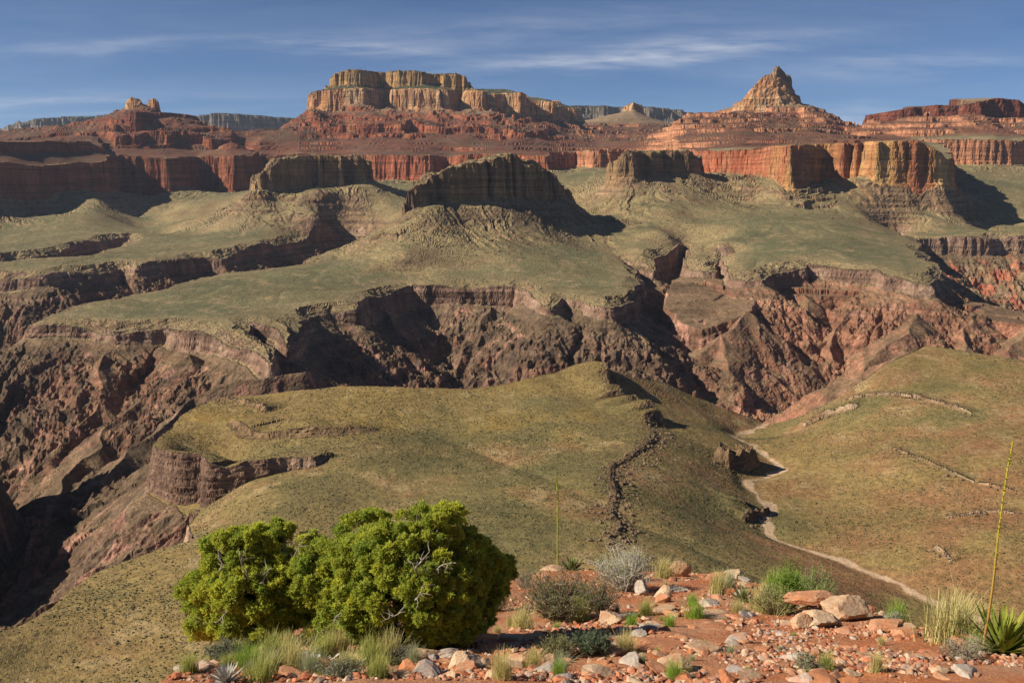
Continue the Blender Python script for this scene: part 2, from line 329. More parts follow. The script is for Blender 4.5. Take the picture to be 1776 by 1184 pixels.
# smooth ground of the Tonto level, far and near
T_pts = [(300, 520, -308), (450, 500, -298), (600, 480, -290), (700, 470, -285), (800, 467, -284), (600, 440, 3330), (660, 402, 3350), (800, 390, 3400), (800, 430, 3200), (740, 385, 3330), (720, 402, 3280), (700, 440, 3080), (630, 428, 3300), (640, 412, 3330), (600, 450, 3250),
    (900, 400, 3450), (900, 440, 3200), (960, 402, 3560), (1000, 440, 3300), (1000, 412, 3620), (1050, 400, 3900), (1050, 440, 3400), (1080, 450, 3280), (850, 365, 3520), (1020, 375, 4150),
    (1050, 350, 4600), (1130, 340, 4250), (1130, 370, 4000), (1150, 400, 3720), (1240, 333, 4480), (1180, 390, 3880), (1120, 430, 3470), (1000, 300, 5300), (1040, 312, 5000), (970, 320, 5000), (1060, 330, 4400), (1090, 400, 3780), (1200, 345, 4250), (1210, 380, 4000),
    (1300, 352, 4300), (1400, 350, 4250), (1300, 370, 4050), (1400, 372, 3980), (1500, 350, 4330), (1500, 372, 4150), (1600, 355, 4400), (1600, 375, 4250), (1700, 340, 4900), (1700, 360, 4700), (1776, 340, 5000), (1776, 370, 4650), (1250, 390, 3830), (1400, 400, 3630), (1500, 400, 3700), (1350, 430, 3330), (1500, 430, 3380), (1500, 452, 3080), (1400, 445, 3120), (1280, 440, 3250), (1250, 422, 3450), (1680, 390, 4450), (1680, 310, 5700), (1776, 305, 5900), (1776, 385, 4550),
    (165, 340, 5350), (170, 346, 5150), (166, 366, 4880), (222, 378, 5300), (240, 396, 5000), (280, 408, 4700), (320, 336, 5700), (326, 356, 5250), (334, 378, 4900), (60, 366, 5000), (20, 372, 4800), (95, 374, 5020), (150, 388, 4650), (100, 410, 4250), (100, 380, 4700), (0, 400, 4550), (0, 425, 3900), (-200, 410, 4300), (400, 368, 4620), (366, 385, 5000), (420, 350, 4650), (480, 347, 4600), (500, 362, 4520), (560, 370, 4480), (560, 392, 4380), (480, 395, 4350), (640, 350, 4680), (660, 380, 4500), (690, 345, 5000), (690, 330, 5500), (450, 402, 4250), (350, 402, 4450), (350, 428, 3800), (300, 418, 4100), (200, 440, -262), (100, 458, -274), (700, 372, 4400), (560, 340, 4620), (620, 335, 4720), (350, 405, 4420),
    (1165, 362, 4050), (1100, 355, 4150)]
T_pts += far_rim + left_back + left_strip + slot_pts
near_pts = [(500, 700, -279), (700, 710, -281), (900, 700, -280), (1000, 680, -275), (800, 760, -290), (1000, 760, -290), (900, 800, -290), (640, 760, -285),
    (345, 890, 910), (399, 850, 900), (453, 829, 915), (513, 820, 930), (600, 800, 955), (400, 900, 840), (345, 920, 828), (500, 880, 820), (620, 870, 840), (700, 850, 880), (800, 900, 790), (900, 850, 860), (900, 950, 710), (1000, 900, 790), (800, 820, 930),
    (100, 1150, 540), (300, 1000, 680), (300, 1150, 530), (500, 1000, 670), (700, 1000, 660), (900, 1150, 530), (1300, 1150, 535),
    (1010, 640, 1360), (1045, 650, 1330), (1060, 672, 1300), (1130, 722, 1190), (1165, 738, 1175), (1240, 752, 1180), (1045, 690, 1240), (1090, 735, 1130), (1150, 765, 1085), (1120, 690, 1330), (1180, 715, 1330), (1250, 730, 1330),
    (1050, 840, 880), (1100, 850, 880), (1200, 850, 930), (1290, 850, 1000), (1200, 785, 1070), (1250, 800, 1090), (1290, 800, 1120), (1200, 920, 800), (1100, 950, 720), (1240, 900, 880),
    (1266, 758, 1330), (1327, 731, 1440), (1354, 809, 1120), (1307, 829, 1060), (1313, 856, 1000), (1320, 890, 925), (1337, 920, 880), (1399, 946, 845), (1447, 963, 815), (1514, 988, 780), (1582, 1019, 740), (1709, 1081, 675), (1850, 1150, 620),
    (1300, 980, 720), (1400, 1010, 700), (1500, 1060, 650),
    (1600, 700, 1230), (1700, 700, 1200), (1776, 700, 1180), (1500, 720, 1230), (1450, 760, 1180), (1600, 770, 1080), (1776, 760, 1050), (1400, 800, 1110), (1500, 830, 1010), (1600, 850, 950), (1700, 850, 930), (1776, 860, 900), (1500, 900, 900), (1600, 900, 870), (1700, 900, 850), (1600, 960, 790), (1700, 1000, 735), (1776, 950, 760), (1776, 1080, 640), (1600, 640, 1380), (1700, 650, 1320)]
T_all = [P(a) for a in T_pts + near_rim + near_pts]
T_all += [(-700, 100, -290), (0, 100, -290), (900, 100, -310), (-900, 450, -290)]
for pl, b in ((NEWB, 0), (B2, 0), (B3, 0), (RWL, 0), (RWM, 0)):
    for (x, y), (zr, zf) in zip(pl.v, pl.a):
        T_all.append((x, y, zf))
TR = RBF(T_all, c=45.0, reg=4.0)
U_pts = [(0, 264, 5120), (-300, 267, 4680), (90, 262, 5400), (160, 261, 5680), (100, 241, 6300), (0, 243, 5900), (200, 232, 6600), (200, 242, 6450), (290, 242, 6500), (400, 246, 6450), (233, 219, 6750), (340, 221, 6900), (285, 220, 6800), (150, 220, 6900), (60, 225, 7300), (400, 232, 6900), (440, 260, 6500), (375, 225, 7100),
    (233, 192, 6990), (270, 189, 6995), (200, 198, 7000), (300, 196, 7050), (250, 185, 7040), (320, 199, 7080), (250, 190, 7300),
    (527, 205, 7500), (486, 220, 7200), (440, 248, 6750), (600, 212, 7350), (700, 214, 7350), (800, 214, 7400), (600, 238, 6850), (700, 240, 6800), (800, 241, 6900), (900, 240, 7000), (900, 216, 7700), (960, 230, 7400), (1000, 236, 7700), (540, 193, 7750), (600, 195, 7550), (632, 195, 7540), (672, 202, 7800), (733, 195, 7600), (766, 194, 7600), (835, 195, 7660), (880, 200, 8100), (950, 207, 8300),
    (1000, 215, 9300), (1040, 203, 9300), (1098, 192, 9350), (1135, 207, 9300), (1000, 240, 8000), (1100, 226, 8800), (1160, 230, 8500), (1060, 240, 7800), (1130, 236, 7600), (1030, 250, 7300), (1010, 225, 10500),
    (1330, 191, 6980), (1290, 196, 7020), (1380, 188, 7000), (1330, 215, 6300), (1330, 236, 5600), (1236, 207, 7100), (1216, 204, 6950), (1203, 198, 6930), (1182, 206, 6900), (1162, 223, 6700), (1132, 247, 6500), (1420, 203, 6900), (1410, 186, 7000), (1440, 212, 6800), (1464, 233, 6650), (1250, 218, 6500), (1220, 236, 6000), (1420, 225, 6300), (1400, 240, 5500), (1500, 238, 5600), (1290, 180, 7300), (1340, 170, 7300),
    (1472, 235, 6800), (1482, 232, 6700), (1500, 212, 6680), (1600, 206, 6500), (1700, 204, 6500), (1600, 228, 6350), (1700, 226, 6330), (1776, 210, 6550), (1776, 230, 6350), (1900, 215, 6550), (1550, 225, 6500), (1560, 240, 6300), (1470, 242, 7600), (1470, 246, 9000)]
U_all = [P(a) for a in U_pts]
for pl in (RWL, RWM):
    for (x, y), (zr, zf) in zip(pl.v, pl.a):
        U_all.append((x, y, zr + 3))
U_all += [(-6000, 12000, 330), (0, 12000, 420), (-3000, 10000, 330), (2600, 12000, 180), (5000, 11000, 150), (-2500, 9000, 250), (-1500, 13500, 500), (1000, 13300, 560), (-6500, 13800, 480)]
UR = RBF(U_all, c=40.0, reg=3.0)

# crests of the schist spurs inside the inner gorge
RIDGES = [[(330, 615, 2000), (250, 680, 1920), (170, 760, 1770), (100, 850, 1560), (70, 900, 1480)],
    [(530, 646, 1750), (470, 655, 1720), (420, 662, 1715), (340, 690, 1690), (270, 745, 1600), (180, 830, 1450), (60, 862, 1420)],
    [(100, 610, 2180), (60, 690, 2070), (20, 790, 1930)],
    [(200, 612, 2080), (170, 690, 1960), (110, 770, 1830)],
    [(640, 545, 2640), (665, 580, 2560), (690, 620, 2470), (722, 670, 2390), (740, 720, 2320)],
    [(560, 560, 2500), (580, 600, 2380), (600, 650, 2270), (620, 700, 2180)],
    [(680, 530, 2720), (690, 560, 2640), (733, 603, 2530), (765, 645, 2450), (795, 690, 2380)],
    [(850, 530, 2720), (830, 570, 2620), (812, 610, 2530), (798, 655, 2450), (815, 700, 2380)],
    [(920, 530, 2680), (905, 580, 2550), (885, 640, 2440), (870, 690, 2360)],
    [(960, 540, 2600), (955, 590, 2480), (940, 650, 2390)],
    [(1010, 562, 2500), (1000, 600, 2420), (975, 650, 2340)],
    [(1060, 548, 2500), (1085, 590, 2420), (1075, 640, 2340), (1060, 690, 2260)],
    [(1300, 540, 2660), (1236, 578, 2560), (1190, 625, 2480), (1145, 668, 2410)],
    [(1236, 578, 2560), (1245, 640, 2420), (1262, 700, 2320)],
    [(1330, 497, 2990), (1312, 550, 2740), (1335, 620, 2560), (1368, 695, 2420)],
    [(1395, 510, 2920), (1405, 560, 2780), (1418, 640, 2590)],
    [(1470, 520, 2880), (1450, 570, 2730), (1448, 640, 2560)],
    [(1600, 542, 2700), (1560, 582, 2550), (1515, 632, 2430), (1480, 680, 2330)],
    [(1520, 528, 2840), (1508, 580, 2690)], [(1690, 552, 2660), (1672, 600, 2500), (1660, 640, 2420)], [(1776, 566, 2580), (1750, 610, 2470)],
    [(335, 842, 930), (250, 880, 1020), (180, 930, 1075), (130, 965, 1110)], [(300, 815, 960), (240, 850, 1040), (160, 880, 1120)],
    [(1600, 602, 1600), (1520, 634, 1750), (1430, 678, 1850), (1335, 722, 1900)]]
RIDGES = [[pt(*q) for q in r] for r in RIDGES]
def benches(rows):
    xy, at = [], []
    for a in rows:
        x, y, z = P(a); xy.append((x, y)); at.append((z,))
    return Poly(xy, at, 200)
BENCH = [benches([(1344, 508, 2960), (1462, 516, 2900), (1516, 525, 2850), (1597, 538, 2780), (1671, 546, 2720), (1773, 562, 2640), (2000, 580, 2560), (2000, 550, 2750), (1773, 543, 2800), (1705, 525, 2890), (1604, 517, 2940), (1513, 504, 3000), (1354, 495, 3030)]),
         benches([(1165, 490, 3050), (1160, 520, 2850), (1180, 560, 2650), (1225, 572, 2580), (1290, 546, 2660), (1330, 510, 2880), (1330, 497, 2960), (1270, 486, 3050), (1200, 478, 3150)]),
         benches([(935, 535, 2680), (950, 556, 2530), (1010, 562, 2490), (1060, 546, 2580), (1085, 520, 2720), (1050, 528, 2720), (975, 531, 2720)])]
OFF = Poly([(-590, 850), (-625, 1000), (-690, 1180), (-900, 1500), (-1700, 1500), (-1700, 850)], margin=600)
# ------------------------------------------------------------------ the land itself
def stairs(t, n, k=.75):
    u = t * n; b = np.floor(u); fr = u - b
    return lerp(t, (b + sstep(.35, .9, fr)) / n, k)
_bedz = np.cumsum(np.r_[-420, np.random.RandomState(5).uniform(22, 78, 40)]).astype(f32)
def terrace(z, strength):
    i = np.clip(np.searchsorted(_bedz, z) - 1, 0, len(_bedz) - 2)
    z0 = _bedz[i]; h = _bedz[i + 1] - z0; fr = (z - z0) / h
    g = fr * .40 + .60 * sstep(.74, .81, fr)
    return lerp(z, z0 + h * g, strength)
GORGE_FLOOR = -735.0
(REG_GORGE, REG_FAR, REG_NEAR, REG_NEWB, REG_B2, REG_B3, REG_LEFT, REG_MID, REG_VISH, REG_RIGHT, REG_RIM) = range(11)

def land(x, y, full=False):
    """height at plan position (arrays); full also gives colour masks"""
    x = x.astype(f32); y = y.astype(f32)
    r = np.sqrt(x * x + y * y)
    far = sstep(1500, 2600, y)
    # outlines are roughened by warping the plan
    k = lerp(f32(.42), f32(1.0), far) * (1 + .9 * sstep(7500, 12000, y))
    wx = k * (20 * perlin(x / 170, y / 170, 1) + 10 * perlin(x / 70, y / 70, 2) + 5.5 * perlin(x / 29, y / 29, 3) + 2.2 * perlin(x / 12, y / 12, 4))
    wy = k * (20 * perlin(x / 170, y / 170, 5) + 10 * perlin(x / 70, y / 70, 6) + 5.5 * perlin(x / 29, y / 29, 7) + 2.2 * perlin(x / 12, y / 12, 8))
    X = x + wx; Y = y + wy
    big = fbm(x, y, 900, 2, 20)
    # ---- Tonto level ground
    T = TR(x, y)
    T = T + (3.0 * fbm(x, y, 260, 3, 21) + .8 * perlin(x / 22, y / 22, 24)) * lerp(f32(.7), f32(1.0), far)
    chx = x + 60 * perlin(x / 240, y / 240, 25); chy = y + 60 * perlin(x / 240, y / 240, 26)
    chan = np.clip(1 - 5 * np.abs(perlin(chx / 330, chy / 520, 27)), 0, 1) ** 2 * np.clip(.5 + 1.4 * perlin(x / 600, y / 600, 28), 0, 1)
    T = T - chan * lerp(f32(2.6), f32(4.0), far)
    T = np.maximum(T, f32(-440))
    # ---- distances to rims
    sFT, _, uFT = FT.eval(X, Y)
    sSL, _, _ = SLOT.eval(X, Y)
    sFT = np.minimum(sFT, -sSL)
    sNT, _, uNT = NT.eval(lerp(X, x, .3), lerp(Y, y, .3))
    so = np.maximum(sFT, sNT)                                # best platform distance
    isfar = sFT > sNT
    # ---- inner gorge: walls falling from the rims, cut by gullies
    o = np.maximum(-so, 0)
    gx = x + 35 * perlin(x / 210, y / 210, 30) + 12 * perlin(x / 60, y / 60, 31)
    gy = y + 35 * perlin(x / 210, y / 210, 32) + 12 * perlin(x / 60, y / 60, 33)
    un = np.where(isfar, uFT, uNT)
    cliffH = lerp(f32(48), f32(66), far) * np.clip(.78 + .55 * perlin(un / 260, un * 0 + .4, 36), .35, 1.15)
    ub = un + 40 * perlin(x / 150, y / 150, 37) + 10 * perlin(x / 40, y / 40, 38)
    rib = ridged(ub, o * .22, 165, 3, 39, .55); ribf = ridged(ub, o * .30, 44, 3, 41, .6)
    rough = .68 * rib + .32 * ridged(gx, gy, 190, 4, 34, .55)
    fine = .62 * ribf + .38 * ridged(gx, gy, 46, 4, 40, .6)
    zr = np.where(isfar, np.clip(T, -335, -225), np.clip(T, -372, -272))
    o2 = np.maximum(o - 8, 0)
    G = zr - cliffH - 0.70 * o2 + np.minimum(o2 * .46, 110) * (rough - .25) + np.minimum(o2 * .16, 21) * (fine - .2)
    G = G + np.minimum(o2 * .10, 9) * (ridged(x, y, 24, 2, 45) - .3)
    zmax = np.full(x.shape, -2000, f32)
    for rg in RIDGES:
        for (a, b) in zip(rg[:-1], rg[1:]):
            ex, ey = b[0] - a[0], b[1] - a[1]; l2 = ex * ex + ey * ey
            lo = (min(a[0], b[0]) - 420, min(a[1], b[1]) - 420); hi = (max(a[0], b[0]) + 420, max(a[1], b[1]) + 420)
            s = (x > lo[0]) & (x < hi[0]) & (y > lo[1]) & (y < hi[1])
            if not s.any(): continue
            qx = gx[s] - f32(a[0]); qy = gy[s] - f32(a[1])
            t = np.clip((qx * f32(ex) + qy * f32(ey)) / f32(l2), 0, 1)
            d = np.sqrt((qx - t * f32(ex)) ** 2 + (qy - t * f32(ey)) ** 2)
            zz = f32(a[2]) + f32(b[2] - a[2]) * t - f32(.86) * d * (1 - .0006 * d) + np.minimum(d * .3, 26) * (rough[s] - .3) + np.minimum(4 + d * .16, 19) * (fine[s] - .35)
            zmax[s] = np.maximum(zmax[s], zz)
    G = np.maximum(G, zmax)
    G = np.maximum(G, f32(GORGE_FLOOR) + 2 * perlin(x / 40, y / 40, 44))
    ledge_n = .5 + .5 * perlin(x / 130, y / 130, 46)
    for b in BENCH:
        s, (bz,), _ = b.eval(X, Y)
        t = np.clip((s + 22) / 22, 0, 1)
        G = np.where(t > 0, np.maximum(G, lerp(np.minimum(G, bz - 20), bz - .04 * np.maximum(s, 0) * 0, stairs(t, 2, .5))), G)
    sO, _, _ = OFF.eval(X, Y)
    t = np.clip((sO + 60) / 60, 0, 1); G = np.where(t > 0, np.maximum(G, lerp(G, f32(-245), t)), G)
    # ---- Tapeats cliff: gorge -> platform
    ledges = 16 + 44 * (.5 + .5 * perlin(x / 240, y / 240, 47))
    w = lerp(f32(13), f32(20), far)
    t = np.clip((so + w) / w, 0, 1)
    prof = stairs(.12 * t + .88 * sstep(.25, .95, t), 4, .5)
    drop = 5 + 20 * np.clip(.45 + .9 * perlin(un / 190, un * 0 + .9, 42), 0, 1)
    top = T - np.where(isfar, drop * (1 - stairs(np.clip((so + 9 * perlin(x / 24, y / 24, 29) * sstep(0, 12, so)) / ledges, 0, 1), 4, .62)), 0)   # ledgy brink
    z = lerp(np.minimum(G, top), top, prof)
    # near rim to the right of the wash mouth is a slope, not a cliff: keep the gorge wall high there
    tapeats = (t > 0) & (t < 1)
    # small rock steps on the Tonto
    stepn = perlin(x / 310, y / 120, 48)
    lv = T + 9 * perlin(x / 400, y / 400, 49)
    reg = np.where(so > 0, np.where(isfar, REG_FAR, REG_NEAR), REG_GORGE).astype(np.int8)
    cl = np.where(so > -w, np.where(so < 1, 1.0, 0), 0).astype(f32) * np.where(prof < .97, 1, .4)
    rock = np.zeros(x.shape, np.int8)                        # 0 Tonto soil 1 schist 2 Tapeats 3 red Redwall 4 yellow Redwall 5 Supai 6 Coconino 7 Kaibab 8 near ledge
    rock[so < 0] = 1
    rock[(so > -w) & (so <= np.where(isfar, 2 + ledges * np.clip(.35 + .9 * perlin(x / 70, y / 70, 43), 0, .8), 2))] = 2
    def put(poly, wd, topz, rk, rg, n=5, kk=.55, out=0.0, steps=True, shape=.3, wob=1.0, cond=None):
        """raise a cliff-bounded block"""
        nonlocal z
        s, at, u = poly.eval(lerp(x, X, f32(wob)), lerp(y, Y, f32(wob)))
        zt, zf = at[0], at[1]
        sc_ = f32(1.0 if wd > 30 and poly not in (COCO, KAIB) else 1.7)
        uu_ = u / sc_
        am = np.clip(.55 + 1.1 * perlin(uu_ / 210, u * 0 + .7, 59 + rg), .1, 1.4)
        chim = np.clip(1 - 3.2 * np.abs(perlin(uu_ / 58, u * 0 + .5, 62 + rg)), 0, 1)
        fl = sc_ * am * (8 * perlin(uu_ / 88, u * 0 + .5, 60 + rg) - 10 * chim * chim + 2.4 * perlin(uu_ / 14 + .02 * x, .01 * y, 61 + rg))      # bays and chimneys down the face
        if poly in (NEWB, B2, B3): fl = fl * 1.7
        s = s + fl * wob * min(1.0, wd / 26)
        t = np.clip((s + wd) / wd, 0, 1)
        tt = topz(s, zt) if callable(topz) else topz
        pr = shape * t + (1 - shape) * sstep(.42, .95, t)
        if steps: pr = stairs(pr, n, kk)
        base = z
        m = t > 0
        z = np.where(m, np.maximum(lerp(base, tt, pr), base), z)
        if rg >= 0:
            reg[s > -wd - out] = rg
            rock[m] = rk
        return s, u
    streak = np.zeros(x.shape, f32)
    # talus gullies below the Redwall
    def talus(s, u, wd, amp, L1):
        nonlocal z
        amp = amp * (1 - .6 * sstep(.24, .28, x / np.maximum(y, 1)))
        o = np.maximum(-s - wd, 0)
        a = amp * sstep(0, 50, o) * (1 - sstep(L1 * .35, L1, o))
        st_ = perlin((u + 18 * perlin(x / 60, y / 60, 71)) / 26, o / 260, 72) + .6 * perlin(u / 11, o / 160, 73)
        streak[...] = np.where((o > 0) & (o < L1 * 1.2), np.maximum(streak, st_ * (1 - sstep(L1 * .6, L1 * 1.2, o)) + .0), streak)
        z = z + np.where(o > 0, a * (ridged(u + 18 * perlin(x / 60, y / 60, 71), o * .10, 40, 3, 70) - .35), 0)
    dome = lambda g, mx: (lambda s, zt: zt + np.minimum(np.maximum(s, 0) * g, mx) + 2.2 * perlin(x / 34, y / 34, 77))
    crag = lambda g, mx: (lambda s, zt: zt + np.minimum(np.maximum(s, 0) * g, mx) + 13 * (ridged(x, y, 62, 3, 78) - .35) * (1 - sstep(30, 130, s)) + 2 * perlin(x / 20, y / 20, 77))
    # Redwall level
    U = UR(x, y) + 3.0 * fbm(x, y, 240, 3, 80)
    gul = ridged(x + 45 * perlin(x / 260, y / 260, 81), y + 45 * perlin(x / 260, y / 260, 79), 380, 4, 82)
    U = U + 58 * (gul - .3) * sstep(60, 300, U - 150) * (1 - sstep(8000, 9500, y))
    ts = np.clip(.42 + .95 * perlin(x / 330, y / 330, 83) + .3 * perlin(x / 90, y / 90, 87), 0, .95) * sstep(150, 200, U) * (1 - sstep(440, 540, U) * .5)
    U = terrace(U + 2.5 * perlin(x / 60, y / 60, 84), ts)
    bz2 = U / 19 + .6 * perlin(x / 700, y / 700, 85); b0 = np.floor(bz2); fr2 = bz2 - b0
    U = U + 19 * .62 * (fr2 * .25 + .75 * sstep(.62, .80, fr2) - fr2) * sstep(160, 190, U) * np.clip(.7 + .8 * perlin(x / 150, y / 150, 86), 0, 1) * (1 - sstep(470, 540, U))
    U = U - 2
    for pl_, rg_ in ((STEPA, -2), (STEPB, -2), (STEPC, -2)):
        s_, at_, u_ = pl_.eval(lerp(x, X, f32(1.5)), lerp(y, Y, f32(1.5)))
        t_ = np.clip((s_ + 34) / 34, 0, 1); h_ = np.clip(at_[0] - at_[1], 0, 90)
        U = U + np.where(t_ > 0, h_ * stairs(.25 * t_ + .75 * sstep(.4, .95, t_), 3, .5) * (1 - sstep(0, 260, s_)), 0)
    sL, uL = put(RWL, 46, U, 3, REG_LEFT, 4, .72, 60, wob=1.5)
    sM, uM = put(RWM, 46, U, 3, REG_MID, 4, .72, 60, wob=1.4)
    sR = np.maximum(sL, sM)
    in_rw = sR > 0
    talus(sR, np.where(sL > sM, uL, uM), 55, 13, 460)
    # thin Muav ledges at the foot of the long wall
    oM = np.maximum(-sR - 50, 0)
    st = np.where((oM > 0) & (oM < 190) & (z > -190), .85 * (1 - sstep(70, 190, oM)) * np.clip(.45 + 1.1 * perlin(x / 210, y / 210, 86), 0, 1), 0)
    z = terrace(z * 1.9, st) / 1.9
    sj = sR + 14 * perlin(x / 80, y / 80, 88) + 5 * perlin(x / 25, y / 25, 89)
    mu = np.where((y < 6800), np.clip(.45 + .9 * perlin(x / 260, y / 260, 90), .0, 1) * lerp(f32(.15), f32(.38), sstep(.18, .24, x / np.maximum(y, 1))), 0)
    a1 = sstep(-118, -104, sj); a2 = sstep(-176, -166, sj)
    z = z + np.where(sR < -30, mu * (30 * a1 + 17 * a2), mu * 47 * (z < 0) * (sR < -20))
    muav = (mu > .2) & (sR < -45) & (((sj > -120) & (sj < -102)) | ((sj > -178) & (sj < -165)))
    rock[muav] = 4
    # islands of Redwall on the Tonto
    for pl, rg, dm in ((NEWB, REG_NEWB, (.04, 4)), (B2, REG_B2, (.05, 6)), (B3, REG_B3, (.05, 6))):
        s0, u0 = put(pl, 30, crag(*dm), 4, rg, 5, .45, 150, wob=1.35, shape=.22)
        talus(s0, u0, 30, 9, 430)
        rock[s0 > 3] = 0
    # caps
    put(CAPL, 45, lambda s, zt: np.maximum(zt, U), 5, REG_LEFT, 3, .5)
    put(KNOB1, 14, lambda s, zt: zt + 4 * perlin(x / 9, y / 9, 90), 6, REG_LEFT, 3, .4, shape=.15, wob=.22)
    put(KNOB2, 11, lambda s, zt: zt + 12 * perlin(x / 11, y / 30, 91), 6, REG_LEFT, 3, .3, shape=.15, wob=.16)
    put(CAPR, 70, lambda s, zt: np.maximum(zt + np.minimum(np.maximum(s, 0) * .05, 20), U), 5, REG_RIGHT, 3, .6)
    put(COCO, 60, lambda s, zt: zt + np.minimum(np.maximum(s, 0) * .28, 55), 6, REG_MID, 5, .35, wob=1.7)
    put(KAIB, 40, lambda s, zt: zt + np.minimum(np.maximum(s, 0) * .05, 8) + 7 * fbm(x, y, 44, 2, 92), 7, REG_MID, 4, .5, wob=1.6)
    sV, _, _ = VISH.eval(lerp(x, X, f32(.8)), lerp(y, Y, f32(.8)))
    put(VISH, 14, lambda s, zt: zt + np.minimum(stairs(np.maximum(s, 0) / 230, 5, .35) * 230 * 1.42, 200 + .15 * s) + 13 * (ridged(x, y, 60, 3, 93) - .3), 6, REG_VISH, 4, .2, shape=.6, wob=.8)
    put(SUMM, 26, lambda s, zt: zt + 9 * perlin(x / 14, y / 14, 94), 8, REG_VISH, 4, .4, wob=.4, shape=.7)
    put(FARB, 60, lambda s, zt: zt + np.minimum(np.maximum(s, 0) * .3, 30), 6, REG_MID, 3, .4, shape=.5)
    # the north rim
    sN, uN = put(NRIM, 420, lambda s, zt: zt + np.minimum(np.maximum(s, 0) * .03, 40), 6, REG_RIM, 3, .6, shape=.35, wob=2.6)
    # region of the right-hand massifs
    vm = (reg == REG_MID) & (x > 0.155 * y) & (y < 8600)
    reg[vm] = REG_VISH
    rm = (reg == REG_VISH) & ((x > 0.352 * y) & (y > 5200))
    reg[rm] = REG_RIGHT
    # ---- near ground details
    s, (zt, zf), u = PROM.eval(lerp(x, X, f32(.9)), lerp(y, Y, f32(.9)))
    s = s + 2.0 * perlin(u / 14, u * 0 + .3, 95) + 1.0 * perlin(u / 5, u * 0 + .3, 96)
    hgt = np.maximum(zt - zf, 0)
    t = np.clip((s + 11) / 11, 0, 1)
    pr = stairs(.25 * t + .75 * sstep(.2, .95, t), 6, .8)
    topn = np.maximum(lerp(zt, T, sstep(0, 70, s)), z)
    mm = (t > 0) & (hgt > 1.5)
    z = np.where(mm, np.maximum(z, lerp(np.minimum(z, zf), topn, pr)), z)
    rock[mm & (t < 1)] = 2; reg[mm] = REG_NEAR
    # U shaped ledge and other outcrops on the near platform
    s, (zt, zf), u = LEDGE.eval(X, Y)
    t = np.clip((s + 5) / 5, 0, 1); brk = .55 + .7 * perlin(u / 40, u * 0, 97)
    add = 1.5 * np.clip(zt - zf, 0, 14) * stairs(t, 3, .8) * np.clip(brk, .15, 1) * (1 - sstep(0, 75, s))
    z = z + add * .95
    rock[(zt - zf > 2) & (s > -9) & (s < 2) & (brk > .2)] = 8
    if True:
        # rocky scarp winding down the near platform: (px, py, d)
        for path, h, wd, side in NEARSTEPS:
            best = np.full(x.shape, 1e9, f32); sg = np.zeros(x.shape, f32); en = np.ones(x.shape, f32)
            X2 = lerp(x, X, f32(.8)); Y2 = lerp(y, Y, f32(.8))
            L_ = len(path) - 1
            sel = (x > path[:, 0].min() - 80) & (x < path[:, 0].max() + 80) & (y > path[:, 1].min() - 80) & (y < path[:, 1].max() + 80)
            if not sel.any(): continue
            xs, ys = X2[sel], Y2[sel]; bb = best[sel]; ss = sg[sel]; tt_ = np.zeros(xs.shape, f32)
            for i in range(L_):
                a, b = path[i], path[i + 1]; ex, ey = f32(b[0] - a[0]), f32(b[1] - a[1]); l2 = ex * ex + ey * ey
                qx, qy = xs - f32(a[0]), ys - f32(a[1]); t = np.clip((qx * ex + qy * ey) / l2, 0, 1)
                d = np.hypot(qx - t * ex, qy - t * ey); c = d < bb
                ss = np.where(c, np.sign(ex * qy - ey * qx), ss); tt_ = np.where(c, (i + t) / L_, tt_); bb = np.where(c, d, bb)
            sd = bb * ss * side                                  # positive on the high side
            fade = np.minimum(sstep(0, .12, tt_), 1 - sstep(.88, 1, tt_)) * (.75 + .5 * perlin(tt_ * 9, tt_ * 0 + .2, 99))
            up = stairs(np.clip(sd / (wd * .5) + .5, 0, 1), 3, .6) * (1 - sstep(wd, wd * 7, sd)) * h * fade
            blk = np.abs(sd) < wd * 1.5
            up = up + np.where(blk, (1 - np.abs(sd) / (wd * 1.5)) * min(h * .35, 3.0) * ridged(xs, ys, 9, 2, 101) * fade, 0)
            if path[0, 1] > 2000: up = up * (1 - sstep(-60, -38, sR[sel])) * np.clip(.65 + .8 * perlin(tt_ * 14, tt_ * 0 + .6, 130), .1, 1.15)
            z[sel] += up
            rr = rock[sel]; rr[(np.abs(sd) < wd * .9) & (up > .25 * h)] = 4 if path[0, 1] > 2000 else (9 if side > 0 and path[0, 0] > 350 else 8); rock[sel] = rr
    # the wash: a shallow trough
    wd_ = WASHD(x, y)
    z = z - 3.0 * (1 - sstep(2, 26, wd_)) * (y < 1500)
    # steep ground under the viewpoint
    z = np.where(r < 620, np.maximum(z, -3 - .66 * r), z)
    if not full:
        return z
    return z, reg, rock, so, in_rw, wd_, sR, U, streak

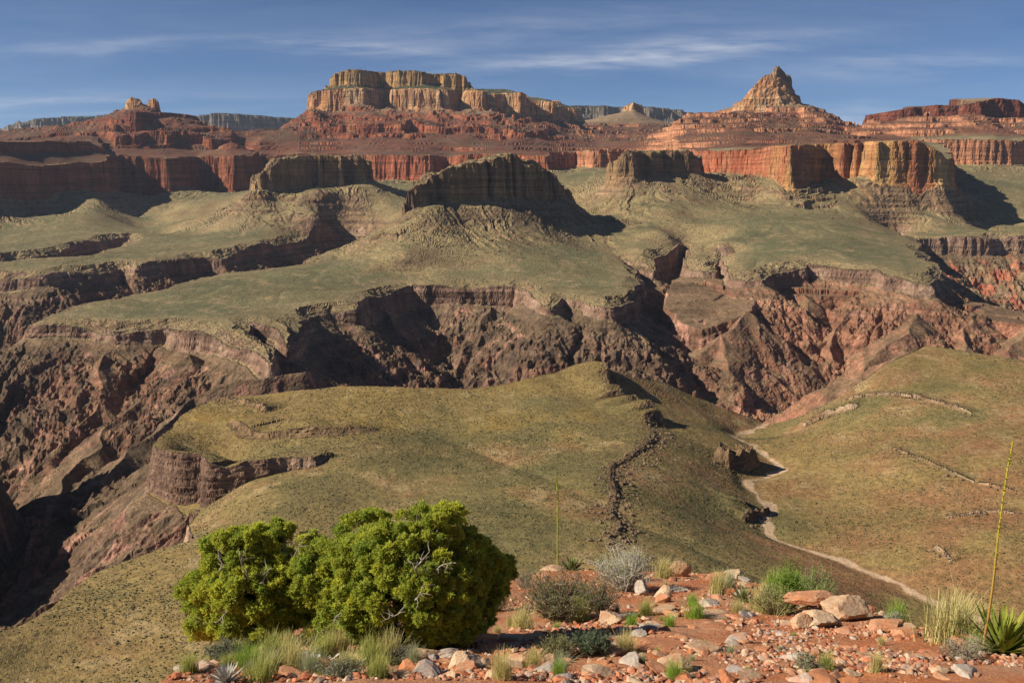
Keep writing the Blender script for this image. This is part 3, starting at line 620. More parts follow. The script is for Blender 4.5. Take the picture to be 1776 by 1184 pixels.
wash_path = np.array([P(a)[:2] for a in [(1330, 728, 1470), (1320, 737, 1400), (1290, 748, 1360), (1266, 758, 1310), (1290, 780, 1220), (1350, 805, 1130), (1354, 809, 1110), (1307, 829, 1060), (1300, 836, 1040), (1313, 856, 1000), (1340, 872, 960), (1318, 890, 925), (1337, 920, 880), (1399, 946, 845), (1447, 963, 815), (1514, 988, 780), (1582, 1019, 740), (1653, 1053, 705), (1709, 1081, 675), (1850, 1150, 620)]])
def WASHD(x, y):
    best = np.full(x.shape, 400, f32)
    sel = (x > wash_path[:, 0].min() - 100) & (x < wash_path[:, 0].max() + 100) & (y > 500) & (y < 1600)
    if not sel.any(): return best
    xs = x[sel] + 5 * perlin(x[sel] / 30, y[sel] / 30, 110); ys = y[sel] + 5 * perlin(x[sel] / 30, y[sel] / 30, 111); bb = best[sel]
    for a, b in zip(wash_path[:-1], wash_path[1:]):
        ex, ey = f32(b[0] - a[0]), f32(b[1] - a[1]); l2 = ex * ex + ey * ey
        qx, qy = xs - f32(a[0]), ys - f32(a[1]); t = np.clip((qx * ex + qy * ey) / l2, 0, 1)
        bb = np.minimum(bb, np.hypot(qx - t * ex, qy - t * ey))
    best[sel] = bb
    return best
def path(rows): return np.array([P(a)[:2] for a in rows])
# rock steps: path, height, width, which side is high (+1: left of the walking direction)
NEARSTEPS = [
    (path([(1128, 738, 1150), (1140, 765, 1090), (1108, 795, 1010), (1075, 820, 950), (1062, 835, 905), (1060, 870, 840), (1052, 890, 805), (1075, 908, 775), (1080, 930, 745), (1050, 960, 715)]), 3.6, 9, -1),
    (path([(1046, 640, 1375), (1052, 668, 1310), (1058, 690, 1262), (1090, 706, 1228), (1130, 724, 1192), (1170, 742, 1165)]), 24, 11, -1),
    (path([(1235, 765, 1120), (1240, 790, 1085), (1262, 812, 1075), (1300, 815, 1095), (1318, 800, 1130)]), 27, 11, 1),
    (path([(1285, 860, 960), (1300, 880, 930), (1318, 885, 930), (1290, 905, 890)]), 9, 6, -1),
    (path([(1465, 672, 1345), (1530, 682, 1300), (1590, 697, 1255), (1640, 715, 1205), (1690, 735, 1150)]), 4.5, 3, 1),
    (path([(1395, 720, 1300), (1440, 712, 1300), (1500, 714, 1270)]), 9, 8, 1),
    (path([(1545, 762, 1100), (1580, 788, 1050), (1640, 822, 990), (1700, 845, 950), (1776, 868, 905)]), 2.2, 2, 1),
    (path([(365, 697, 1215), (400, 702, 1195), (440, 712, 1165), (470, 718, 1150)]), 7, 7, 1),
    (path([(386, 370, 4620), (405, 367, 4570), (430, 366, 4540), (455, 364, 4540), (478, 362, 4600)]), 20, 11, 1),
    (path([(470, 350, 4640), (500, 352, 4600), (535, 353, 4570), (565, 351, 4620), (592, 347, 4690)]), 17, 10, 1),
    (path([(632, 412, 3340), (655, 411, 3300), (690, 411, 3260), (710, 408, 3280)]), 11, 8, 1),
    (path([(860, 357, 3600), (890, 363, 3590), (915, 372, 3580), (940, 385, 3570)]), 13, 9, 1),
    (path([(1052, 318, 4400), (1090, 322, 4320), (1130, 320, 4380), (1170, 312, 4470)]), 15, 10, 1),
    (path([(1240, 335, 4700), (1285, 341, 4480), (1330, 343, 4350), (1372, 346, 4180), (1395, 345, 4180), (1440, 342, 4400), (1475, 337, 4540)]), 17, 10, 1),
    (path([(1230, 324, 4900), (1290, 327, 4700), (1340, 331, 4480), (1376, 334, 4250), (1400, 333, 4300), (1450, 330, 4560), (1490, 326, 4600)]), 17, 9, 1),
    (path([(1490, 335, 4440), (1530, 333, 4370), (1580, 332, 4350), (1650, 326, 4400)]), 16, 9, 1),
    (path([(1495, 323, 4520), (1530, 321, 4420), (1590, 320, 4400), (1648, 316, 4440)]), 16, 9, 1),
    (path([(1618, 950, 800), (1634, 965, 785), (1650, 980, 765)]), 3, 3, 1),
    (path([(1640, 905, 870), (1670, 900, 868), (1720, 896, 865), (1776, 905, 850)]), 3, 3, 1),
]

def build_land():
    # a fan of survey lines: bearings x stations, denser where the ground is seen from the front
    half = math.atan(CX / F)
    a_in = np.linspace(-half * 1.06, half * 1.06, 1280)
    aa = np.r_[np.linspace(-math.radians(52), -half * 1.06, 170)[:-1], a_in, np.linspace(half * 1.06, math.radians(42), 90)[1:]]
    na = len(aa); nr = NR
    tan = np.tan(aa)
    r0 = np.exp(np.linspace(math.log(36), math.log(19000), 1500)).astype(f32)
    ex = ThreadPoolExecutor(4)
    chunks = np.array_split(np.arange(na), 48)
    def first(ix):
        y = np.repeat(r0[None], len(ix), 0); x = y * tan[ix][:, None]
        z = land(x.ravel(), y.ravel()).reshape(y.shape)
        e = np.arctan2(z, np.hypot(x, y))
        run = np.maximum.accumulate(e, 1)
        de = np.abs(np.diff(e, axis=1)); vis = (run[:, 1:] - e[:, 1:]) < .004
        wgt = de * np.where(vis, 1.0, .22) + .00042 * np.where(vis, 1.0, .5) * (np.diff(np.log(r0)) / .0042)[None]
        return wgt.astype(f32)
    wg = np.concatenate(list(ex.map(first, chunks)))
    # neighbouring lines share similar stations: blur the density across bearings
    for _ in range(3):
        m_ = 9
        cs = np.cumsum(np.pad(wg, ((m_ + 1, m_), (0, 0)), 'edge'), 0, dtype=np.float64)
        wg = (cs[2 * m_ + 1:] - cs[:-(2 * m_ + 1)]) / (2 * m_ + 1)
    cum = np.concatenate([np.zeros((na, 1)), np.cumsum(wg, 1)], 1); cum /= cum[:, -1:]
    lr = np.log(r0.astype(float)); q_ = np.linspace(0, 1, nr)
    yy = np.stack([np.exp(np.interp(q_, cum[i], lr)) for i in range(na)])
    def second(ix):
        y = yy[ix].astype(f32); x = (y * tan[ix][:, None]).astype(f32)
        res = land(x.ravel(), y.ravel(), True)
        return [x, y] + [q.reshape(y.shape) for q in res]
    parts = list(ex.map(second, chunks))
    cols = [np.concatenate([p[i] for p in parts]) for i in range(len(parts[0]))]
    x, y, z = cols[0], cols[1], cols[2]; rk = cols[4]
    ax_, ay_, az_ = (np.gradient(q, axis=0) for q in (x, y, z)); bx_, by_, bz_ = (np.gradient(q, axis=1) for q in (x, y, z))
    nx = ay_ * bz_ - az_ * by_; ny = az_ * bx_ - ax_ * bz_; nz = ax_ * by_ - ay_ * bx_
    sg = np.where(nz < 0, -1, 1); ln = np.sqrt(nx * nx + ny * ny + nz * nz) + 1e-9; hl = np.hypot(nx, ny) + 1e-9
    nz = np.abs(nz) / ln; hx = sg * nx / hl; hy = sg * ny / hl
    def third(ix):
        X_, Y_, Z_ = x[ix].ravel(), y[ix].ravel(), z[ix].ravel()
        k_ = lerp(f32(.45), f32(1.0), sstep(1500, 2600, Y_)) * (1 + .5 * sstep(6000, 8000, Y_))
        bedd = perlin(Z_ / (11 * k_), X_ / 260, 120) + .6 * perlin(Z_ / (4.6 * k_), X_ / 200, 121)
        blk = perlin((X_ + .7 * Z_) / (30 * k_), (Y_ - 1.1 * Z_) / (30 * k_), 122) + .6 * perlin((X_ - 1.3 * Z_) / (13 * k_), (Y_ + .9 * Z_) / (13 * k_), 123) + .5 * perlin((X_ + .3 * Y_) / (9 * k_), Z_ / (22 * k_), 124)
        r_ = rk[ix].ravel()
        d = k_ * np.where(r_ == 1, 3.0 * blk, np.where((r_ == 5) | (r_ == 2), 3.0 * bedd + 2.0 * blk, 1.8 * bedd + 3.6 * blk))
        return (d * sstep(.88, .55, nz[ix].ravel())).reshape(x[ix].shape).astype(f32)
    dd_ = np.concatenate(list(ex.map(third, chunks)))
    cols[0] = (x + hx * dd_).astype(f32); cols[1] = (y + hy * dd_).astype(f32)
    return aa, cols
NR = 1150
# ------------------------------------------------------------------ materials
def new_mat(name):
    m = bpy.data.materials.new(name); m.use_nodes = True
    t = m.node_tree; t.nodes.clear()
    o = t.nodes.new('ShaderNodeOutputMaterial'); b = t.nodes.new('ShaderNodeBsdfPrincipled')
    t.links.new(b.outputs[0], o.inputs['Surface'])
    b.inputs['Roughness'].default_value = .92
    b.inputs['Specular IOR Level'].default_value = .12
    return m, t, b
class G_:
    """small helper for node graphs"""
    def __init__(s, t): s.t = t
    def node(s, k, **kw):
        n = s.t.nodes.new(k)
        for a, v in kw.items(): setattr(n, a, v)
        return n
    def put(s, sock, v):
        if hasattr(v, 'is_output') or isinstance(v, bpy.types.NodeSocket): s.t.links.new(v, sock)
        else: sock.default_value = v
    def math(s, op, a, b=0.0, clamp=False):
        n = s.node('ShaderNodeMath', operation=op, use_clamp=clamp); s.put(n.inputs[0], a); s.put(n.inputs[1], b); return n.outputs[0]
    def noise(s, vec, scale, detail=4, rough=.55, dist=0.0):
        n = s.node('ShaderNodeTexNoise'); n.inputs['Scale'].default_value = scale; n.inputs['Detail'].default_value = detail
        n.inputs['Roughness'].default_value = rough; n.inputs['Distortion'].default_value = dist
        s.put(n.inputs['Vector'], vec); return n.outputs['Fac']
    def rng(s, v, a, b, c, d):
        n = s.node('ShaderNodeMapRange'); s.put(n.inputs['Value'], v)
        for nm, q in zip(('From Min', 'From Max', 'To Min', 'To Max'), (a, b, c, d)): n.inputs[nm].default_value = q
        return n.outputs[0]
    def mapv(s, vec, sc):
        n = s.node('ShaderNodeMapping'); n.inputs['Scale'].default_value = sc; s.put(n.inputs[0], vec); return n.outputs[0]
    def mix(s, f, a, b, mode='MIX'):
        n = s.node('ShaderNodeMix', data_type='RGBA', blend_type=mode); s.put(n.inputs[0], f); s.put(n.inputs[6], a); s.put(n.inputs[7], b); return n.outputs[2]
    def scale(s, col, f):
        n = s.node('ShaderNodeVectorMath', operation='SCALE'); s.put(n.inputs[0], col); s.put(n.inputs['Scale'], f); return n.outputs[0]
    def attr(s, name):
        n = s.node('ShaderNodeAttribute'); n.attribute_name = name; return n

def land_material():
    m, t, b = new_mat('canyon_rock_and_soil'); g = G_(t)
    pos = g.node('ShaderNodeNewGeometry').outputs['Position']
    col = g.attr('Col').outputs['Color']
    mk = g.node('ShaderNodeSeparateColor'); t.links.new(g.attr('Mask').outputs['Color'], mk.inputs[0])
    cliff, veg, near = mk.outputs[0], mk.outputs[1], mk.outputs[2]
    # horizontal beds
    beds = g.noise(g.mapv(pos, (.0016, .0016, .075)), 1.0, 5, .62)
    bedf = g.rng(beds, .28, .72, .55, 1.45)
    # stains running down the walls
    stn = g.noise(g.mapv(pos, (.035, .035, .010)), 1.0, 6, .66)
    stf = g.rng(stn, .3, .7, .66, 1.30)
    k1 = g.math('MULTIPLY', bedf, stf)
    k1 = g.math('ADD', g.math('MULTIPLY', g.math('SUBTRACT', k1, 1.0), cliff), 1.0)
    # mottled soil
    pn = g.noise(pos, .006, 6, .62)
    k2 = g.rng(pn, .3, .7, .80, 1.2)
    gn = g.noise(pos, .16, 5, .7)
    k3 = g.rng(gn, .3, .7, .62, 1.38)
    c = g.scale(col, g.math('MULTIPLY', k1, g.math('MULTIPLY', k2, k3)))
    # low desert scrub: dark green dots on the ground
    def dots(scale, r, seed):
        v = g.node('ShaderNodeTexVoronoi', voronoi_dimensions='2D'); v.inputs['Scale'].default_value = scale; v.inputs['Randomness'].default_value = 1.0
        mp_ = g.node('ShaderNodeMapping'); mp_.inputs['Location'].default_value = (seed, seed * 2, 0); t.links.new(pos, mp_.inputs[0]); t.links.new(mp_.outputs[0], v.inputs['Vector'])
        sepc = g.node('ShaderNodeSeparateColor'); t.links.new(v.outputs['Color'], sepc.inputs[0])
        rr = g.rng(sepc.outputs[0], 0, 1, r * .35, r)
        return g.math('MULTIPLY', g.math('SUBTRACT', rr, v.outputs['Distance']), 7.0, clamp=True)
    d1 = dots(.21, .42, 3.0); d2 = dots(.085, .40, 51.0)
    dd = g.math('MAXIMUM', d1, d2)
    dd = g.math('MULTIPLY', dd, veg)
    c = g.mix(g.math('MULTIPLY', dd, .80), c, (.050, .056, .024, 1))
    t.links.new(c, b.inputs['Base Color'])
    b1 = g.noise(pos, .05, 6, .68)
    b2 = g.noise(g.mapv(pos, (.5, .5, 1.6)), .28, 5, .7)
    h = g.math('ADD', g.math('MULTIPLY', b1, 12.0), g.math('MULTIPLY', b2, 3.2))
    h = g.math('MULTIPLY', h, g.math('ADD', g.math('MULTIPLY', cliff, .9), .25))
    h = g.math('ADD', h, g.math('MULTIPLY', dd, 1.1))
    bp = g.node('ShaderNodeBump'); bp.inputs['Strength'].default_value = .8; bp.inputs['Distance'].default_value = 1.0
    t.links.new(h, bp.inputs['Height']); t.links.new(bp.outputs[0], b.inputs['Normal'])
    return m

def mesh_from(name, co, faces, mat=None, smooth=False, cols=None):
    """faces: (n, k) int array"""
    me = bpy.data.meshes.new(name)
    co = np.asarray(co, np.float32); faces = np.asarray(faces, np.int32); n, k = faces.shape
    me.vertices.add(len(co)); me.vertices.foreach_set('co', co.ravel())
    me.loops.add(n * k); me.loops.foreach_set('vertex_index', faces.ravel())
    me.polygons.add(n); me.polygons.foreach_set('loop_start', np.arange(0, n * k, k, dtype=np.int32))
    me.polygons.foreach_set('loop_total', np.full(n, k, np.int32))
    me.polygons.foreach_set('use_smooth', np.full(n, bool(smooth)))
    for nm, c in (cols or {}).items():
        at = me.color_attributes.new(nm, 'FLOAT_COLOR', 'POINT')
        c4 = np.ones((len(co), 4), np.float32); c4[:, :c.shape[1]] = c; at.data.foreach_set('color', c4.ravel())
    me.update()
    if mat: me.materials.append(mat)
    return me
COL = SC.collection
def link(name, me, label=None, cat=None, group=None, kind=None, parent=None, loc=None):
    o = bpy.data.objects.new(name, me); COL.objects.link(o)
    for k, v in (('label', label), ('category', cat), ('group', group), ('kind', kind)):
        if v: o[k] = v
    if parent: o.parent = parent
    if loc is not None: o.location = loc
    return o

def C3(*a): return np.array(a, np.float32)
def colour_land(x, y, z, reg, rock, so, in_rw, wd_, sR, U, streak):
    # slope from the grid
    def dif(a, ax): return np.gradient(a, axis=ax)
    ax_, ay_, az_ = dif(x, 0), dif(y, 0), dif(z, 0); bx_, by_, bz_ = dif(x, 1), dif(y, 1), dif(z, 1)
    nx = ay_ * bz_ - az_ * by_; ny = az_ * bx_ - ax_ * bz_; nz = ax_ * by_ - ay_ * bx_
    nz = np.abs(nz) / (np.sqrt(nx * nx + ny * ny + nz * nz) + 1e-9)
    xf, yf = x.ravel(), y.ravel()
    def nzf(wl, o, sd): return fbm(xf, yf, wl, o, sd).reshape(x.shape)
    a = nzf(420, 4, 200); b = nzf(90, 4, 210); c = nzf(30, 3, 220); e = nzf(1400, 3, 230)
    bed = (perlin(z.ravel() / 17, xf / 900, 240) + .6 * perlin(z.ravel() / 6.5, xf / 700, 241)).reshape(x.shape)
    def mixc(A, B, t): return A + (B - A) * np.clip(t, 0, 1)[..., None]
    shp = x.shape + (3,)
    pxx = x / y                                               # bearing
    # ---- soils
    far_s = np.broadcast_to(C3(.175, .155, .082), shp)
    far_s = mixc(far_s, C3(.122, .124, .068), .45 + 1.0 * a + .5 * b)
    far_s = mixc(far_s, C3(.295, .225, .130), (.05 + 1.1 * b + .8 * c) * .8)
    tal = mixc(np.broadcast_to(C3(.300, .236, .125), shp), C3(.235, .168, .095), .2 + b)
    tal = mixc(tal, C3(.175, .118, .072), .9 * streak - .05)
    tal = mixc(tal, C3(.35, .28, .16), -.9 * streak - .1)
    far_s = mixc(far_s, tal, sstep(.988, .93, nz))
    far_s = mixc(far_s, C3(.255, .195, .110), (1 - sstep(10, 110, so + 45 * b)) * .8 * (so > 0))
    near_s = np.broadcast_to(C3(.235, .168, .078), shp)
    near_s = mixc(near_s, C3(.190, .150, .072), .45 + a * 1.1)
    near_s = mixc(near_s, C3(.250, .142, .080), (.0 + 1.3 * b + .6 * e))
    near_s = mixc(near_s, C3(.300, .225, .130), -.25 + 1.1 * c + .7 * b)
    near_s = mixc(near_s, C3(.135, .118, .058), -.25 - 1.0 * b + .7 * a)
    red_zone = sstep(.13, .36, pxx) * sstep(1300, 800, y)
    near_s = mixc(near_s, C3(.235, .125, .068), red_zone * (.30 + .8 * b))
    near_s = mixc(near_s, C3(.25, .195, .050), .5 * np.clip(b * 1.3 + .1, 0, 1) * sstep(1000, 1100, y) * (pxx < .1))
    near_s = near_s * C3(.93, .90, .76)
    far_s = far_s * C3(.93, .90, .85)
    isn = (y < 1700)
    soil = np.where(isn[..., None], near_s, far_s)
    sup = mixc(np.broadcast_to(C3(.142, .060, .038), shp), C3(.130, .080, .050), .4 + a + b)
    sup = mixc(sup, C3(.22, .082, .048), bed * .8 + .1)
    sup = mixc(sup, C3(.10, .052, .040), -.25 - bed * .9)
    sup = sup * np.float32(.85)
    hi = in_rw & (sR > 4)
    soil = np.where(hi[..., None], sup, soil)
    buff = (hi & (U > 400) & (reg != REG_LEFT) & (reg != REG_RIGHT))
    soil = np.where((hi & (z > 455))[..., None], mixc(sup, C3(.22, .155, .095), sstep(455, 540, z)), soil)
    # bare flats on top of the Redwall near its brink are greener
    soil = np.where((hi & (sR < 140) & (pxx > .2))[..., None], mixc(soil, C3(.22, .18, .10), 1 - sstep(20, 140, sR)), soil)
    forest = mixc(np.broadcast_to(C3(.040, .048, .024), shp), C3(.12, .10, .055), .2 + c * .9)
    soil = np.where((z > 640)[..., None], mixc(soil, forest, sstep(640, 680, z) * (reg != REG_VISH)), soil)
    soil = np.where((reg == REG_RIM)[..., None], forest, soil)
    # wash gravel
    wsh = (1 - sstep(2.5, 6.0, wd_ + 4.5 * c + 3.0 * b)) * (y < 1500)
    soil = mixc(soil, C3(.44, .31, .20), wsh * .95)
    # ---- rocks
    schist = mixc(np.broadcast_to(C3(.120, .084, .060), shp), C3(.200, .108, .072), .3 + .9 * a + .6 * b)
    schist = mixc(schist, C3(.075, .060, .048), -.1 + 1.4 * c + .3 * b)
    schist = mixc(schist, C3(.270, .135, .086), sstep(.08, .32, pxx) * .75 * (y > 1700))
    rd = sstep(.40, .44, pxx) * (y > 3000)
    schist = mixc(schist, mixc(np.broadcast_to(C3(.185, .150, .09), shp), C3(.34, .105, .062), .2 + 2.2 * b), rd * .85)
    vein = (np.abs(nzf(240, 3, 250)) < .05) & (nzf(600, 2, 260) > -.15)
    schist = np.where(vein[..., None], C3(.29, .165, .125), schist)
    schist = mixc(schist, C3(.150, .112, .068), sstep(.62, .86, nz) * .8)
    tap = mixc(np.broadcast_to(C3(.185, .112, .078), shp), C3(.29, .195, .135), .25 + .8 * b)
    tap = mixc(tap, C3(.12, .075, .055), bed * .6)
    redw = mixc(np.broadcast_to(C3(.30, .092, .045), shp), C3(.40, .16, .080), .15 + 1.1 * b)
    redw = mixc(redw, C3(.23, .095, .060), .1 - .9 * c)
    yel = mixc(np.broadcast_to(C3(.40, .205, .080), shp), C3(.47, .285, .12), .3 + b)
    yel = mixc(yel, C3(.31, .115, .058), .25 + 1.2 * nzf(150, 2, 270))
    ym = sstep(.245, .285, pxx) * (y < 5000)
    redw = mixc(redw, yel, ym)
    redw = mixc(redw, C3(.47, .26, .14), sstep(-.02, .12, pxx) * sstep(5400, 5900, y) * .45)
    isl = mixc(np.broadcast_to(C3(.265, .165, .082), shp), C3(.17, .105, .065), .35 + b)
    supr = mixc(np.broadcast_to(C3(.21, .066, .040), shp), C3(.27, .105, .064), bed * 1.0 - .3)
    supr = mixc(supr, C3(.13, .055, .042), -.2 - bed)
    coco = mixc(np.broadcast_to(C3(.38, .190, .085), shp), C3(.50, .33, .18), .2 + 1.2 * b)
    coco = mixc(coco, C3(.22, .110, .062), .05 + .9 * c + .5 * bed)
    kai = mixc(np.broadcast_to(C3(.36, .205, .080), shp), C3(.17, .115, .055), .35 + bed + .5 * c)
    led = mixc(np.broadcast_to(C3(.25, .160, .092), shp), C3(.13, .085, .056), .35 + bed + .5 * c)
    pal = mixc(np.broadcast_to(C3(.44, .32, .21), shp), C3(.28, .17, .10), .25 + bed + .9 * c)
    redw = redw * (1 - .30 * sstep(-.12, -.20, pxx))[..., None]  # left-hand Redwall darkened in its colour, standing in for shade on those walls
    supr = supr * np.float32(.78)
    schist = schist * np.float32(1.10) * C3(1.06, .98, .93)
    tap = tap * np.float32(1.12)
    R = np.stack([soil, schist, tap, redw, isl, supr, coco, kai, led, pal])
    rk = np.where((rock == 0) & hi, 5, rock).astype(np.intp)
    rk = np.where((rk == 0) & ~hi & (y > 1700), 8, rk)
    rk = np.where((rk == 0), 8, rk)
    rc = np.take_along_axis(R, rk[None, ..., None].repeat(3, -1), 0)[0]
    pale = (reg == REG_RIM)
    rc = np.where((pale & (rock == 6))[..., None], mixc(mixc(np.broadcast_to(C3(.25, .20, .165), shp), C3(.30, .13, .09), sstep(700, 600, z)), forest, np.maximum(sstep(.45, .7, nz), .45) * sstep(740, 790, z + 60 * b)), rc)
    steep = np.where(rk == 1, 1.0, np.where(rk == 6, sstep(.93, .80, nz), sstep(.90, .72, nz)))
    steep = np.where((rock == 8) | (rock == 9), .8, steep)
    col = mixc(soil, rc, steep)
    col = np.where((rk == 1)[..., None], schist, col)
    veg = np.where(rk == 1, .25, np.where(hi, .35, .8)) * (1 - steep * .8) * (1 - wsh) * sstep(.60, .85, nz)
    veg = np.where(y < 1550, veg * .35, veg)
    mask = np.stack([np.clip(steep, 0, 1), np.clip(veg, 0, 1), isn.astype(np.float32)], -1)
    return np.clip(col, .01, .8).astype(np.float32), mask.astype(np.float32)

aa, (gx_, gy_, gz_, greg, grock, gso, ginrw, gwd, gsr, gU, gst) = build_land()
gcol, gmask = colour_land(gx_, gy_, gz_, greg, grock, gso, ginrw, gwd, gsr, gU, gst)
LAND_MAT = land_material()
na_, nr_ = gx_.shape
vid = np.arange(na_ * nr_).reshape(na_, nr_)
quads = np.stack([vid[:-1, :-1], vid[1:, :-1], vid[1:, 1:], vid[:-1, 1:]], -1).reshape(-1, 4)
freg = greg[:-1, :-1].ravel()
co_ = np.stack([gx_, gy_, gz_], -1).reshape(-1, 3)
LAND_NAMES = {
    REG_GORGE: ('gorge_terrain', 'dark schist walls and spurs of the inner river gorge below the platforms'),
    REG_FAR: ('platform_terrain', 'grey green desert platform beyond the gorge with talus slopes under the buttes'),
    REG_NEAR: ('plateau_terrain', 'olive scrub covered plateau on this side of the gorge with a dry wash'),
    REG_NEWB: ('butte_hill', 'dark brown hogback butte with sloping top standing alone in the middle of the platform'),
    REG_B2: ('butte_hill', 'dark cliffed butte with a level top left of the hogback butte'),
    REG_B3: ('butte_hill', 'small flat topped butte with a shaded face below the pointed peak'),
    REG_LEFT: ('temple_hill', 'stepped red mountain crowned by two small stone knobs'),
    REG_MID: ('mesa_hill', 'huge flat topped mesa with yellow and cream cliffs above red steps'),
    REG_VISH: ('pyramid_hill', 'pointed pyramid peak on red steps above a long orange cliff'),
    REG_RIGHT: ('ridge_hill', 'long dark red ridge with banded slopes right of the pointed peak'),
    REG_RIM: ('rim_mountains', 'distant bluish level canyon rim on the skyline')}
for rg, (nm, lb) in LAND_NAMES.items():
    q = quads[freg == rg]
    if len(q) == 0: continue
    used, inv = np.unique(q, return_inverse=True)
    me = mesh_from(nm, co_[used], inv.reshape(-1, 4), LAND_MAT, False, {'Col': gcol.reshape(-1, 3)[used], 'Mask': gmask.reshape(-1, 3)[used]})
    link(nm, me, lb, kind='structure')
# ------------------------------------------------------------------ desert scrub on the near plateau (real little bushes)
def blob(n_seed):
    """eight-faced lumpy bush, unit size"""
    r = np.random.RandomState(n_seed)
    v = np.array([(1, 0, .35), (0, 1, .3), (-1, 0, .35), (0, -1, .3), (.1, .1, .95), (0, 0, -.25)], float) * r.uniform(.75, 1.2, (6, 1))
    f = [(0, 1, 4), (1, 2, 4), (2, 3, 4), (3, 0, 4), (1, 0, 5), (2, 1, 5), (3, 2, 5), (0, 3, 5)]
    return v, np.array(f)
def simple_mat(name, col, rough=.9, var=.25, scale=8.0, attr=None, bump=0.0, bscale=20.0, trans=0.0, obj_rand=None):
    m, t, b = new_mat(name); g = G_(t)
    pos = g.node('ShaderNodeNewGeometry').outputs['Position']
    base = g.attr(attr).outputs['Color'] if attr else None
    if obj_rand:
        oi = g.node('ShaderNodeObjectInfo'); rp = g.node('ShaderNodeValToRGB'); cr = rp.color_ramp; cr.interpolation = 'LINEAR'
        while len(cr.elements) < len(obj_rand): cr.elements.new(.5)
        for i, (p_, c_) in enumerate(obj_rand): cr.elements[i].position = p_; cr.elements[i].color = (*c_, 1)
        t.links.new(oi.outputs['Random'], rp.inputs[0]); base = rp.outputs[0]
    if base is None:
        rgb = g.node('ShaderNodeRGB'); rgb.outputs[0].default_value = (*col, 1); base = rgb.outputs[0]
    nz = g.noise(pos, scale, 5, .65)
    c = g.scale(base, g.rng(nz, .25, .75, 1 - var, 1 + var))
    t.links.new(c, b.inputs['Base Color']); b.inputs['Roughness'].default_value = rough
    if bump:
        bn = g.noise(pos, bscale, 6, .7); bp = g.node('ShaderNodeBump'); bp.inputs['Strength'].default_value = 1; bp.inputs['Distance'].default_value = bump
        t.links.new(bn, bp.inputs['Height']); t.links.new(bp.outputs[0], b.inputs['Normal'])
    if trans:
        o = [n for n in t.nodes if n.type == 'OUTPUT_MATERIAL'][0]
        tr = g.node('ShaderNodeBsdfTranslucent'); t.links.new(g.scale(c, 1.3), tr.inputs['Color'])
        mx = g.node('ShaderNodeMixShader'); mx.inputs[0].default_value = trans
        t.links.new(b.outputs[0], mx.inputs[1]); t.links.new(tr.outputs[0], mx.inputs[2]); t.links.new(mx.outputs[0], o.inputs['Surface'])
    return m
rs = np.random.RandomState(21)
def scatter_scrub():
    n = 260000
    y = np.sqrt(rs.uniform(430 ** 2, 1560 ** 2, n)); x = y * rs.uniform(-.58, .62, n)
    z, reg, rock, so, inr, wdd, sR, U, _s = land(x.astype(f32), y.astype(f32), True)
    e = 3.0
    sl = np.hypot(land((x + e).astype(f32), y.astype(f32)) - z, land(x.astype(f32), (y + e).astype(f32)) - z) / e
    dens = np.clip(.55 + .75 * fbm(x.astype(f32), y.astype(f32), 150, 4, 300) + .5 * perlin(x.astype(f32) / 21, y.astype(f32) / 21, 301), .08, 1)
    keep = (reg == REG_NEAR) & (so > 1) & (wdd > 7) & (sl < .75) & (rs.rand(n) < dens * .85)
    x, y, z = x[keep], y[keep], z[keep]; n = len(x)
    sz = rs.uniform(.32, .78, n) * np.where(rs.rand(n) < .07, 1.7, 1)
    V, Fc, Cc = [], [], []
    off = 0
    kinds = [blob(i) for i in range(6)]
    which = rs.randint(0, 6, n); rot = rs.uniform(0, 6.28, n)
    pal = np.array([(.060, .066, .026), (.045, .056, .028), (.085, .080, .034), (.105, .090, .040), (.052, .062, .036)])
    pc = pal[rs.randint(0, 5, n)] * rs.uniform(.8, 1.25, (n, 1))
    for k in range(6):
        i = np.where(which == k)[0]; v, f = kinds[k]
        c, s = np.cos(rot[i])[:, None], np.sin(rot[i])[:, None]; S = sz[i][:, None]
        px = (v[None, :, 0] * c - v[None, :, 1] * s) * S + x[i][:, None]
        py = (v[None, :, 0] * s + v[None, :, 1] * c) * S + y[i][:, None]
        pz = v[None, :, 2] * S * .95 + z[i][:, None]
        V.append(np.stack([px, py, pz], -1).reshape(-1, 3))
        Fc.append((f[None] + (np.arange(len(i)) * 6)[:, None, None]).reshape(-1, 3) + off); off += len(i) * 6
        Cc.append(np.repeat(pc[i], 6, 0))
    return np.concatenate(V), np.concatenate(Fc), np.concatenate(Cc)
SV, SF, SCc = scatter_scrub()
SCRUB_MAT = simple_mat('desert_scrub', None, .95, .25, .8, attr='Col')
link('desert_scrub', mesh_from('desert_scrub', SV, SF, SCRUB_MAT, True, {'Col': SCc.astype(np.float32)}), 'low dark green desert bushes dotted over the near plateau', kind='stuff')

# ------------------------------------------------------------------ rocks
def ico(sub):
    import bmesh
    bm = bmesh.new(); bmesh.ops.create_icosphere(bm, subdivisions=sub, radius=1.0)
    bm.verts.ensure_lookup_table()
    v = np.array([q.co[:] for q in bm.verts]); f = np.array([[q.index for q in p.verts] for p in bm.faces]); bm.free()
    return v, f
ICO = {k: ico(k) for k in (1, 2, 3, 4)}
def rock_shape(seed, sub=3, flat=.7, cuts=9, rough=.02, elong=1.25):
    r = np.random.RandomState(seed); v, f = ICO[sub]
    n = r.normal(size=(cuts, 3)); n /= np.linalg.norm(n, axis=1)[:, None]; d = r.uniform(.50, .82, cuts)
    dots = v @ n.T
    rad = np.min(np.where(dots > .05, d / np.maximum(dots, .05), 9), 1); rad = np.minimum(rad, 1.25)
    p = v * rad[:, None]
    p += rough * r.normal(size=p.shape)
    p *= np.array([elong, 1.0, flat])
    return p, f
